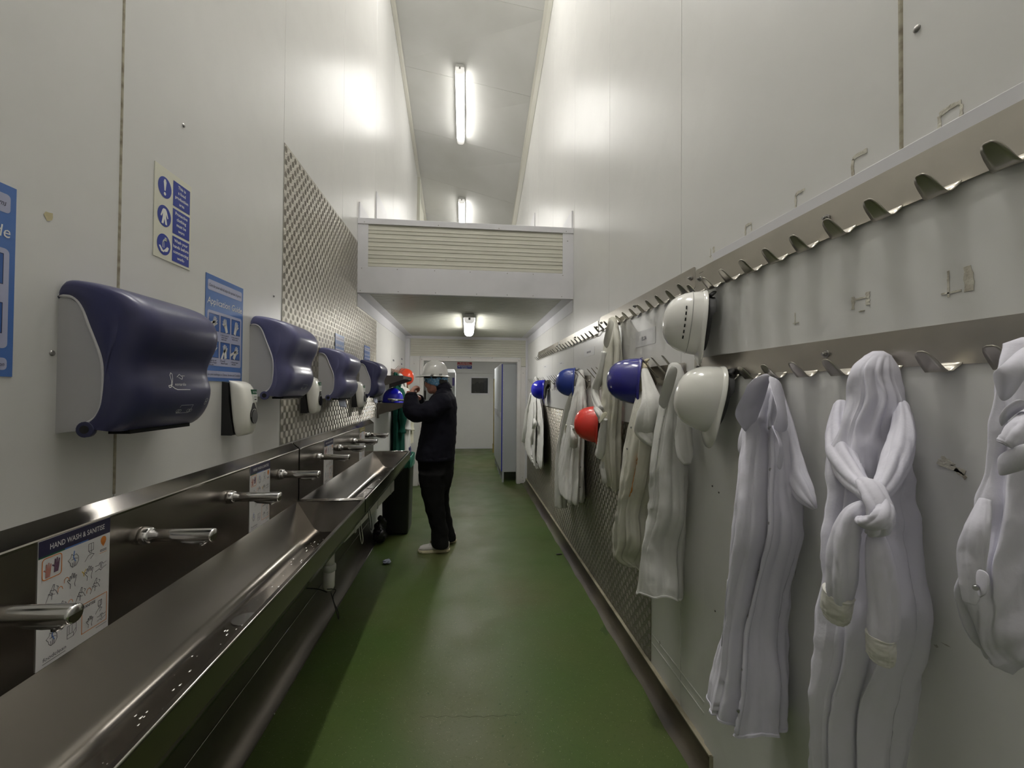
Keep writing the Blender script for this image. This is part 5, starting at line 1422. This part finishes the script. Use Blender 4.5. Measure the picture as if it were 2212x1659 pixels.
for u_, a_, ru, ra in ((.425, 4.07, .012, .055), (.438, 4.085, .012, .035), (.455, 4.07, .016, .022), (.48, 4.075, .018, .018), (.505, 4.07, .018, .020), (.53, 4.085, .014, .022), (.545, 4.11, .014, .045), (.562, 4.09, .010, .025)):
    m = MB(); m.add([c.pt(u_ + ru * sin(q * .6283) * (1 + .25 * sin(q * 2.1)), a_ + ra * cos(q * .6283) * (1 + .25 * cos(q * 1.7)), .0018) for q in range(10)], [tuple(range(10))], 0, True); m.build('stain', 'stain_orange', c.t)
c.studs([(.30, 3.4), (.39, 3.42)])
# --- tall coat from the upper rack
c = Coat('yellowed white coat hanging from the upper rack beside the red hard hat',
    [(688, 1314, 1332, .028), (730, 1305, 1341, .045), (790, 1300, 1344, .055), (860, 1298, 1344, .062), (930, 1296, 1343, .068), (990, 1297, 1342, .072), (1030, 1306, 1340, .066), (1053, 1311, 1338, .06)],
    'cotton_worn', folds=((5, .07, .9, .7, .05), (8, .06, .2, -.9, .1), (12, .02, .9, 1.6, .2)), notches=((4.4, 4.3, .30, .35, .05, 1.01, -1), (5.2, 5.1, .2, .25, .1, 1.01, -1)), seed=6)
c.tube('sleeve', [(1306, 760, .86, 8), (1296, 810, .845, 10), (1286, 840, .84, 12), (1288, 865, .83, 10), (1296, 885, .82, 9)], 'cotton_white', folds=(4, .15), cap=True)
c.tube('knot', [(1286, 882, .815, 5), (1292, 890, .80, 8), (1298, 900, .80, 8), (1296, 908, .81, 5)], 'cotton_white', folds=(4, .14), cap=True)
c.cloth('cuff', [[(1292, 912, .79), (1294, 918, .79)], [(1300, 890, .785), (1304, 905, .785)], [(1311, 888, .79), (1312, 897, .79)]], 'cotton_cream', solid=.003)
c.tube('sleeve', [(1306, 905, .84, 8), (1301, 940, .835, 11), (1298, 970, .835, 12), (1295, 984, .835, 12)], 'cotton_white', folds=(4, .08), cap=True)
c.tube('sleeve', [(1306, 985, .86, 7), (1302, 1010, .855, 8), (1305, 1030, .855, 7), (1306, 1042, .86, 6)], 'cotton_grey', folds=(4, .1), cap=True)
c.cloth('collar', [[(1302, 742, .835), (1306, 750, .845), (1312, 755, .86)], [(1306, 722, .83), (1311, 730, .85), (1318, 740, .865)], [(1312, 700, .84), (1317, 708, .86), (1323, 716, .875)], [(1318, 688, .87), (1323, 692, .88), (1328, 698, .89)]])
# --- coat with tied sleeves beside the mid blue hat
c = Coat('white coat with sleeves tied across its waist, beside the mid blue hard hat',
    [(801, 1251, 1261, .025), (840, 1242, 1265, .045), (880, 1231, 1267, .058), (930, 1220, 1265, .068), (980, 1210, 1263, .078), (1030, 1206, 1263, .086), (1070, 1208, 1263, .09), (1078, 1226, 1263, .085)],
    'cotton_white', folds=((5, .07, .3, .8, .05), (8, .06, 1.2, -.9, .1), (12, .02, .9, 1.6, .2)), notches=((4.0, 3.8, .40, .35, .15, 1.01, -1), (4.9, 4.9, .15, .2, .2, 1.01)), seed=7)
c.tube('coat_tail', [(1246, 836, .93, 6), (1232, 870, .90, 9), (1220, 930, .885, 11), (1213, 990, .88, 12), (1212, 1050, .88, 13), (1212, 1094, .885, 13)], folds=(5, .22), cap=True, flat=.9)
c.tube('sleeve', [(1262, 905, .87, 4), (1252, 920, .84, 5), (1242, 926, .83, 6), (1234, 922, .835, 4)], folds=(4, .12), cap=True)
c.tube('sleeve', [(1238, 925, .825, 5), (1240, 945, .82, 8), (1239, 965, .825, 8)], folds=(4, .12), cap=True)
c.tube('cuff', [(1225, 918, .84, 3.2), (1223, 928, .84, 3.2), (1224, 938, .845, 2.6)], 'cotton_cream', folds=(6, .06), cap=True)
c.studs([(.62, 4.9), (.74, 4.9), (.88, 4.9)], 'screw_dark')
# --- farthest coat on the right
c = Coat('farthest white coat on the right wall, under the smallest blue hard hat',
    [(815, 1154, 1160, .025), (850, 1147, 1168, .045), (890, 1141, 1174, .055), (930, 1136, 1176, .060), (965, 1133, 1176, .065), (988, 1138, 1176, .065), (1004, 1150, 1175, .055)],
    'cotton_white', folds=((5, .12, .3, .8, .02), (8, .10, 1.2, -.9, .05), (12, .05, .9, 1.6, .1)), notches=((4.1, 4.0, .40, .3, .15, 1.01, -1), (3.5, 3.3, .34, .3, .2, 1.01, 1), (4.8, 4.7, .3, .3, .2, 1.01, 1)), seed=8)
c.tube('sleeve', [(1148, 850, .88, 3), (1140, 890, .86, 5), (1136, 925, .85, 6), (1133, 953, .85, 6)], folds=(4, .1), cap=True)
c.tube('knot', [(1154, 905, .85, 2), (1156, 915, .83, 4), (1152, 925, .83, 3)], folds=(4, .1), cap=True)
c.tube('sleeve', [(1152, 925, .84, 3), (1149, 942, .83, 4), (1149, 958, .84, 4)], folds=(4, .1), cap=True)

# --- coats on the left wall behind the shelves
def left_coat(label, y, zt_, zb_, hw, d, mat, seed, sleeve=None):
    t = thing('lab_coat' if mat != 'cotton_green' else 'work_coat', label, 'coat', (-.97, y, zt_)); m = MB(); rows = []; K = 80
    for i in range(40):
        u = i / 39; z = zt_ + (zb_ - zt_) * u
        a = d * (.30 + .70 * min(1, u * 2.4) ** .7); b = hw * (.22 + .78 * min(1, u * 1.9) ** .8)
        row = []
        for j in range(K):
            t_ = 2 * pi * j / K; r = 1 + .10 * u * cos(5 * t_ + seed + u) + .07 * min(1, u * 2) * cos(9 * t_ - 2 * u + seed * 2) + .05 * noise.noise(Vector((cos(t_) * 2, sin(t_) * 2, u * 5 + seed)))
            row.append((max(-.972, -.972 + a + a * r * cos(t_)), y + b * r * sin(t_), z))
        rows.append(row)
    m.grid([[(-.95, y, zt_ + .01)] * K] + rows, True); m.build('body', mat, t)
    m = MB(); m.tube(catmull([(-.97 + d * 1.2, y - hw * .45, zt_ - .22), (-.97 + d * 1.9, y - hw * .8, zt_ - .40), (-.97 + d * 1.95, y - hw * .85, zt_ - .62), (-.97 + d * 1.8, y - hw * .8, zt_ - .78)], 16), [.045 + .012 * sin(i * .9) for i in range(16)], 16); m.build('sleeve', mat, t)
    m = MB(); m.grid([[(-.93, y - .05, zt_ + .005), (-.93, y + .06, zt_ + .005)], [(-.97 + d * 1.0, y - .09, zt_ - .08), (-.97 + d * 1.1, y + .08, zt_ - .07)], [(-.97 + d * 1.3, y - .10, zt_ - .20), (-.97 + d * 1.4, y + .05, zt_ - .18)]]); m.build('collar', mat, t, solid=.003, subsurf=2)
    return t
left_coat('dark green coat hanging on the left wall behind the steel shelves', 5.78, 1.74, .50, .17, .075, 'cotton_green', 1)
left_coat('white coat on the left wall between the green coat and the person', 6.18, 1.74, .62, .15, .085, 'cotton_white', 2)
left_coat('crumpled cream coat nearest the end partition on the left wall', 6.52, 1.70, .72, .13, .085, 'cotton_cream', 3)

# --- grey gloves on the lower shelf
t = thing('glove', 'grey rubber glove lying over the front of the lower steel shelf', 'glove', (-.74, 4.85, 1.39))
m = MB(); m.tube(catmull([(-.80, 4.83, 1.405), (-.74, 4.82, 1.402), (-.66, 4.82, 1.398)], 10), [(.012, .03)] * 10, 12); m.build('palm', 'glove_grey', t)
for q in range(4):
    m = MB(); m.tube([(-.79, 4.805 + q * .016, 1.405), (-.83, 4.80 + q * .018, 1.410), (-.865, 4.795 + q * .02, 1.414 - .003 * q)], [.0085, .008, .006], 8); m.build('finger', 'glove_grey', t)
m = MB(); m.tube([(-.76, 4.80, 1.40), (-.79, 4.775, 1.396), (-.82, 4.77, 1.392)], [.009, .009, .007], 8); m.build('thumb', 'glove_grey', t)
# ================================================================ THE FAR ROOM
for k in range(5):
    y0 = 7.02 + k * .36
    t = thing('locker', ['nearest grey locker, its side panel filling the right of the doorway', 'second locker in the row beyond the doorway', 'third locker in the row beyond the doorway', 'fourth locker in the row beyond the doorway', 'farthest locker in the row beyond the doorway'][k], 'locker', (.72, y0 + .18, 0))
    x0, x1 = .565, 1.06
    m = MB(); m.box(x0 + .02, x1, y0, y0 + .355, .17, 1.965); m.build('body', 'locker_grey', t, bevel=.003)
    m = MB(); m.box(x0, x0 + .018, y0 + .004, y0 + .352, .175, 1.960); m.build('door', 'locker_grey', t, bevel=.002)
    m = MB(); m.box(x0 + .004, x0 + .022, y0 - .001, y0 + .004, .18, 1.95); m.build('door_edge', 'locker_blue', t)
    m = MB(); m.box(x0 - .014, x0, y0 + .03, y0 + .06, 1.05, 1.16); m.build('handle', 'disp_trim', t, bevel=.003)
    m = MB(); m.box(x0 + .02, x0 + .05, y0, y0 + .03, 0, .17); m.build('leg', 'locker_grey', t)
    m = MB(); m.box(x1 - .03, x1, y0, y0 + .03, 0, .17); m.build('leg', 'locker_grey', t)
    m = MB(); m.box(x0 + .02, x0 + .05, y0 + .32, y0 + .35, 0, .17); m.build('leg', 'locker_grey', t)
    m = MB(); m.box(x1 - .03, x1, y0 + .32, y0 + .35, 0, .17); m.build('leg', 'locker_grey', t)
    if k == 0: screws(t, [(.600, .25 + q * .13) for q in range(13)], BW(0, y0, 0), .005, 'disp_trim', 'rivet')
t = thing('cabinet', 'grey cabinet with a purple panel behind the person, beyond the doorway', 'cabinet', (-.45, 8.6, 0))
m = MB(); m.box(-.80, -.235, 8.5, 9.05, .04, 1.86); m.hexa([(-.80, 8.5, 1.86), (-.235, 8.5, 1.86), (-.235, 9.05, 1.86), (-.80, 9.05, 1.86), (-.78, 8.56, 1.93), (-.26, 8.56, 1.93), (-.26, 9.05, 1.93), (-.78, 9.05, 1.93)]); m.build('body', 'cabinet_grey', t, bevel=.006, fixn=True)
m = MB(); m.box(-.75, -.29, 8.488, 8.5, .12, 1.78); m.build('door', 'cabinet_grey', t, bevel=.004)
m = MB(); m.box(-.30, -.25, 8.49, 8.5, 1.60, 1.76); m.build('side_panel', 'purple', t)
m = MB(); m.box(-.78, -.25, 8.52, 9.03, 0, .04); m.build('plinth', 'black', t)
t = thing('tray_stack', 'stack of dark trays beyond the doorway, left of the person', 'trays', (-.95, 9.3, 0))
for k in range(17):
    m = MB(); z = .005 + k * .10; m.box(-1.25, -.72, 9.1, 9.55, z, z + .07); m.box(-1.27, -.70, 9.08, 9.57, z + .07, z + .095); m.build('tray', 'tray_dark' if k % 3 else 'disp_grey', t, bevel=.004)
fr = BW(-.265, YF - .002, 2.062); t = thing('ear_protection_sign', 'red and blue ear protection sign above the far door', 'sign', (-.07, YF, 2.15))
m = MB(); slab(m, fr, 0, 0, .395, .185, 0, .003); m.build('board', 'sign_white', t)
m = MB(); rect(m, fr, .008, .096, .387, .178, .0035); rp = m.build('red_panel', 'sign_red', t)
m = MB(); write(m, fr, 'No entry without', .197, .142, .25, .024, .004, align='c', bold=.02); write(m, fr, 'the use of ear protection', .197, .108, .35, .022, .004, align='c', bold=.02); m.build('lettering', 'sign_white', rp)
m = MB(); rect(m, fr, .008, .007, .387, .090, .0035); bp = m.build('blue_panel', 'sign_blue', t)
m = MB(); write(m, fr, 'Ear protection must', .197, .054, .32, .024, .004, align='c', bold=.02); write(m, fr, 'be worn', .197, .020, .14, .022, .004, align='c', bold=.02); m.build('lettering', 'sign_white', bp)

# ================================================================ THE PERSON
YN, YFa = 4.02, 4.36      # near and far side of the body
YC = 4.19
def Q(px, py, y=YC): return onY(px, py, y)
head_c = Q(941, 823)
LABEL = 'person in a navy fleece, black trousers and white hard hat, working at the shelves'
# skin: head, neck, forearms and hands melted into one body
parts = []
# head sections from the chin up; x forward is -X
hd = MB(); rows = []
def head_row(z, back, front, half, nose=0.0, dz=0.0):
    row = []
    for j in range(32):
        a = 2 * pi * j / 32; ca, sa = cos(a), sin(a)
        x = (front if ca > 0 else back) * abs(ca) ** .85 * (1 if ca > 0 else -1)
        if ca > .88: x += nose * (ca - .88) / .12
        y = half * abs(sa) ** .9 * (1 if sa > 0 else -1)
        row.append(Vector((-x, y, z - .25 * x * 0)))
    return row
for z, b, f_, h, n_ in ((-.115, .02, .070, .030, 0), (-.105, .045, .086, .046, 0), (-.085, .070, .092, .060, .004), (-.066, .080, .090, .066, .006), (-.052, .085, .092, .069, .004), (-.040, .088, .090, .070, .012), (-.022, .092, .090, .072, .024), (0, .097, .086, .074, .018), (.018, .100, .084, .076, .008), (.035, .101, .090, .077, 0), (.065, .100, .088, .076, 0), (.090, .092, .078, .068, 0), (.108, .070, .055, .048, 0), (.116, .02, .015, .015, 0)):
    rows.append(head_row(z, b, f_, h, n_))
Mh = Matrix.Rotation(-.22, 3, 'Y') @ Matrix.Rotation(.10, 3, 'Z')     # bowed a little over the hands
hd.grid([[head_c + Mh @ p for p in r] for r in rows], True, cap=True); parts.append(hd)
for s in (-1, 1):
    e = MB(); e.ball(head_c + Mh @ Vector((.012, s * .078, -.012)), (.018, .010, .032), 10, 8, M3=Mh); parts.append(e)
neck = MB(); neck.tube([Q(953, 850), Q(946, 835)], [.066, .058], 18); parts.append(neck)
trunk = MB(); trunk.tube([Q(944, 965), Q(946, 930), Q(952, 880), Q(953, 850)], [(.11, .15), (.11, .16), (.10, .17), (.06, .07)], 20, up=(1, 0, 0)); parts.append(trunk)
# arms: shoulder, elbow, wrist
armN = [Q(953, 872, YN - .01), Q(922, 890, YN - .05), Q(893, 890, YN - .02), Q(889, 868, YN + .03), Q(888, 853, YN + .06)]
armF = [Q(953, 872, YFa + .02), Q(925, 890, YFa + .06), Q(903, 890, YFa + .03), Q(903, 870, YFa - .06), Q(903, 861, YFa - .10)]
for a in (armN, armF):
    m = MB(); m.tube(catmull(a, 20), [.050 - .018 * i / 19 for i in range(20)], 14); parts.append(m)
def hand(w, u, f_, n_, s=1, curl=1.0):
    """w wrist, f_ along the hand, u across towards the thumb, n_ towards the palm"""
    f_, u, n_ = f_.normalized(), u.normalized(), n_.normalized(); o = []
    m = MB(); m.tube([w - f_ * .02, w + f_ * .02, w + f_ * .06, w + f_ * .092], [(.028, .022), (.036, .022), (.043, .020), (.040, .015)], 14, up=u); o.append(m)
    for q in range(4):
        b = w + f_ * (.088 - .004 * abs(q - 1)) + u * (.030 - .0205 * q); L = (.040, .045, .042, .034)[q]
        k1 = .55 * curl; k2 = 1.5 * curl; k3 = 2.4 * curl
        def d(k): return f_ * cos(k) + n_ * sin(k)
        p1 = b + d(k1) * L; p2 = p1 + d(k2) * L * .62; p3 = p2 + d(k3) * L * .5
        m = MB(); m.tube(catmull([b - f_ * .015, b, p1, p2, p3], 12), [.0102 - .003 * i / 11 for i in range(12)], 10); o.append(m)
    b = w + f_ * .03 + u * .034
    m = MB(); m.tube(catmull([b - u * .012, b + u * .012 + f_ * .02 + n_ * .01, b + u * .012 + f_ * .045 + n_ * .024, b + u * .004 + f_ * .064 + n_ * .034], 12), [.0135 - .004 * i / 11 for i in range(12)], 10); o.append(m)
    return o
parts += hand(Q(888, 852, YN + .06), Vector((.45, -.5, .7)), Vector((.10, .80, .58)), Vector((.8, .2, -.5)), curl=1.1)
parts += hand(Q(903, 861, YFa - .10), Vector((-.2, -.3, .9)), Vector((-.75, -.55, .25)), Vector((.4, -.8, .2)), curl=.9)
person = fuse('person', parts, .0065, 3, 'skin', None, org=(head_c.x, YC, 0))
person['label'] = LABEL; person['category'] = 'person'
# face details on the far-turned profile
for s in (-1, 1):
    m = MB(); m.ball(head_c + Mh @ Vector((-.083, s * .030, .004)), (.007, .011, .007), 8, 6, M3=Mh); m.build('eye', 'hair_dark', person)
    m = MB(); m.tube([head_c + Mh @ Vector((-.090, s * .014, .024)), head_c + Mh @ Vector((-.089, s * .034, .028)), head_c + Mh @ Vector((-.078, s * .050, .024))], .004, 6); m.build('eyebrow', 'hair_dark', person)
m = MB(); m.tube([head_c + Mh @ Vector((-.086, -.022, -.067)), head_c + Mh @ Vector((-.0955, 0, -.066)), head_c + Mh @ Vector((-.086, .022, -.067))], .0045, 8); m.build('lips', 'hat_red' if False else 'skin', person)

# fleece jacket
jk = []
m = MB()
def sect(px0, px1, py, by, y=YC, dz=0):
    a = Q(px0, py, y); b = Q(px1, py, y); return (a + b) / 2, (b.x - a.x) / 2, by
secs = [sect(944, 973, 838, .085), sect(938, 979, 849, .15), sect(929, 985, 860, .215), sect(920, 987, 878, .235), sect(913, 987, 905, .225), sect(908, 986, 930, .215), sect(904, 985, 955, .215), sect(900, 983, 975, .222), sect(898, 982, 991, .222)]
rows = []
for c_, hx, hy in secs:
    rows.append([c_ + Vector((hx * cos(2 * pi * j / 36), hy * sin(2 * pi * j / 36), 0)) for j in range(36)])
m.grid(rows, True, cap=True); jk.append(m)
def arm(a, r):
    m = MB(); P = catmull(a, 26); R_ = catmull([(x,) for x in r], 26)
    m.tube(P, [x[0] * (1 + .07 * sin(i * 1.5)) for i, x in enumerate(R_)], 20); return m
jk.append(arm([Q(956, 866, YN + .06)] + armN, (.10, .098, .090, .088, .074, .060)))
jk.append(arm([Q(956, 866, YFa - .06)] + armF, (.10, .098, .086, .080, .066, .056)))
def crease(p):
    return .007 * noise.noise(Vector((p.x * 9, p.y * 9, p.z * 16))) + .004 * noise.noise(Vector((p.x * 24, p.y * 24, p.z * 30)))
jacket = fuse('fleece_jacket', jk, .012, 5, 'fleece_navy', person, disp=crease)
m = MB(); rows = []
for z, k in ((0, 1.02), (.03, 1.0), (.055, .97), (.052, .90), (.0, .92)):
    c_ = (Q(959, 842) * 1) ; c2 = c_ + Vector((-.030 * (z / .055), 0, z))
    rows.append([c2 + Vector((.078 * k * cos(2 * pi * j / 28), .086 * k * sin(2 * pi * j / 28), -.022 * cos(2 * pi * j / 28) * -1)) for j in range(28)])
m.grid(rows, True); m.build('collar', 'fleece_navy', jacket)
m = MB(); rows = []
for k in (0, 1):
    c_, hx, hy = secs[-1 - k]
    rows.append([c_ + Vector(((hx - .003) * cos(2 * pi * j / 36), (hy - .003) * sin(2 * pi * j / 36), .0)) for j in range(36)])
rows[1] = [rows[0][j] + (rows[1][j] - rows[0][j]) * .5 for j in range(36)]
m.grid(rows, True); m.build('hem_band', 'fleece_navy', jacket, solid=.004)
for a in (armN, armF):
    m = MB(); e = (a[-1] - a[-2]).normalized(); m.tube([a[-1] - e * .035, a[-1] - e * .01, a[-1] + e * .004], [.062, .058, .052], 16, cap=False); m.build('cuff', 'fleece_navy', jacket, solid=.006)

# trousers: both legs and seat in one
tr = []
m = MB(); rows = []
for px0, px1, py, hy in ((901, 981, 985, .19), (902, 981, 1005, .195), (904, 979, 1030, .19), (908, 974, 1052, .17)):
    c_, hx, hy = sect(px0, px1, py, hy); rows.append([c_ + Vector((hx * cos(2 * pi * j / 32), hy * sin(2 * pi * j / 32), 0)) for j in range(32)])
m.grid(rows, True, cap=True); tr.append(m)
def leg(y, L, hy):
    m = MB(); rows = []
    for px0, px1, py in L:
        c_, hx, _ = sect(px0, px1, py, 0, y); k = 1
        rows.append([c_ + Vector((hx * cos(2 * pi * j / 28), min(hy, hx * 1.25) * sin(2 * pi * j / 28), 0)) for j in range(28)])
    m.grid(rows, True, cap=True); return m
tr.append(leg(YN + .05, ((904, 966, 1020), (906, 962, 1045), (911, 960, 1070), (917, 959, 1090), (924, 962, 1115), (930, 967, 1140), (932, 970, 1165), (933, 971, 1180)), .11))
tr.append(leg(YFa - .06, ((925, 978, 1010), (926, 972, 1045), (934, 971, 1065), (940, 970, 1085), (946, 974, 1110), (950, 978, 1135), (953, 983, 1155), (954, 984, 1166)), .11))
fuse('trousers', tr, .011, 4, 'trouser_black', person, disp=lambda p: .010 * noise.noise(Vector((p.x * 9, p.y * 9, p.z * 10))) + .005 * noise.noise(Vector((p.x * 20, p.y * 20, p.z * 24))))

# white safety shoes
def shoe(px_toe, px_heel, py, y):
    a = onZ(px_toe, py, 0.0); a = Vector((Q(px_toe, py, y).x, y, 0)); b = Vector((Q(px_heel, py, y).x, y, 0)); L = b.x - a.x
    up = MB(); rows = []
    for f_, w, h, z0 in ((.02, .020, .028, .018), (.06, .036, .050, .014), (.16, .047, .062, .012), (.30, .050, .068, .012), (.45, .046, .080, .012), (.60, .043, .098, .012), (.75, .042, .105, .012), (.90, .038, .105, .012), (.98, .022, .085, .016)):
        row = []
        for j in range(20):
            t_ = 2 * pi * j / 20; row.append(Vector((a.x + L * f_, y + w * cos(t_) * (1 if sin(t_) < .2 else 1 - .25 * (sin(t_) - .2)), z0 + (h - z0) / 2 + (h - z0) / 2 * (abs(sin(t_)) ** .7) * (1 if sin(t_) > 0 else -1))))
        rows.append(row)
    up.grid(rows, True, cap=True)
    s_ = up.build('safety_shoe', 'shoe_white', person)
    so = MB(); rows = []
    for z, k in ((0.001, .97), (.006, 1.0), (.020, 1.0), (.024, .97)):
        o = []
        for f_, w in ((0, .016), (.04, .036), (.15, .052), (.32, .054), (.5, .046), (.7, .045), (.9, .042), (.98, .028), (1, .012)): o.append((a.x + L * (.5 + (f_ - .5) * k), y + w * k, z))
        o += [(x, 2 * y - yy, zz) for x, yy, zz in o[::-1]]
        rows.append(o)
    so.grid(rows, True, smooth=False, cap=True); so.build('sole', 'shoe_sole', s_)
    la = MB()
    for q in range(4):
        x = a.x + L * (.36 + q * .06); z = .074 + q * .008; la.tube(catmull([(x, y - .030, z - .012), (x, y, z + .004), (x, y + .030, z - .012)], 8), .003, 6)
    la.build('laces', 'shoe_white', s_)
shoe(903, 972, 1192, YN + .06); shoe(929, 986, 1172, YFa - .04)

# hair net
m = MB(); rows = []
for i, (z, k) in enumerate(((-.052, .93), (-.047, 1.03), (-.030, 1.09), (-.008, 1.12), (.014, 1.11), (.040, 1.08), (.070, 1.04), (.095, .95))):
    row = []
    for j in range(48):
        a = 2 * pi * j / 48; ca, sa = cos(a), sin(a)
        lift = .048 * max(0, ca) ** 1.2 if i < 4 else .018 * max(0, ca)
        x = (.088 if ca > 0 else .102) * k * ca; y = .079 * k * sa
        w = .0035 * sin(9 * a + i * 1.3) + .003 * sin(23 * a + i * 2)
        row.append(head_c + Mh @ Vector((-x * (1 + w * 8), y * (1 + w * 8), z + lift + w)))
    rows.append(row)
m.grid(rows, True); m.build('hair_net', 'hair_net', person, solid=.002)
# worn hard hat
t = struct_empty('tmp'); bpy.data.objects.remove(t)
hc = head_c + Mh @ Vector((.004, 0, .040))
wd_ = Mh @ Vector((0, 0, 1)); fd_ = Mh @ Vector((-1, 0, 0))
w = Vector((-.02, 0, 1)).normalized(); 
hroot = MB(); hroot.tube([hc + Vector((.050, -.095, -.045)), hc + Vector((.115, -.03, -.05)), hc + Vector((.115, .03, -.05)), hc + Vector((.050, .095, -.045))], (.022, .006), 8)
hh = hroot.build('hard_hat', 'strap_dark', person, label='white hard hat worn by the person')
hat('', hc + Vector((-.002, 0, .010)), (.03, 0, 1), (-1, 0, .03), 'hat_worn', size=(.106, .126, .140), strap='strap_dark', parent=hh, peakl=.026, brimw=.034)
for dx in (-.02, .06):
    m = MB(); m.box(hc.x + dx - .014, hc.x + dx + .014, hc.y - .135, hc.y - .112, hc.z + .014, hc.z + .026); m.build('accessory_slot', 'strap_grey', hh)
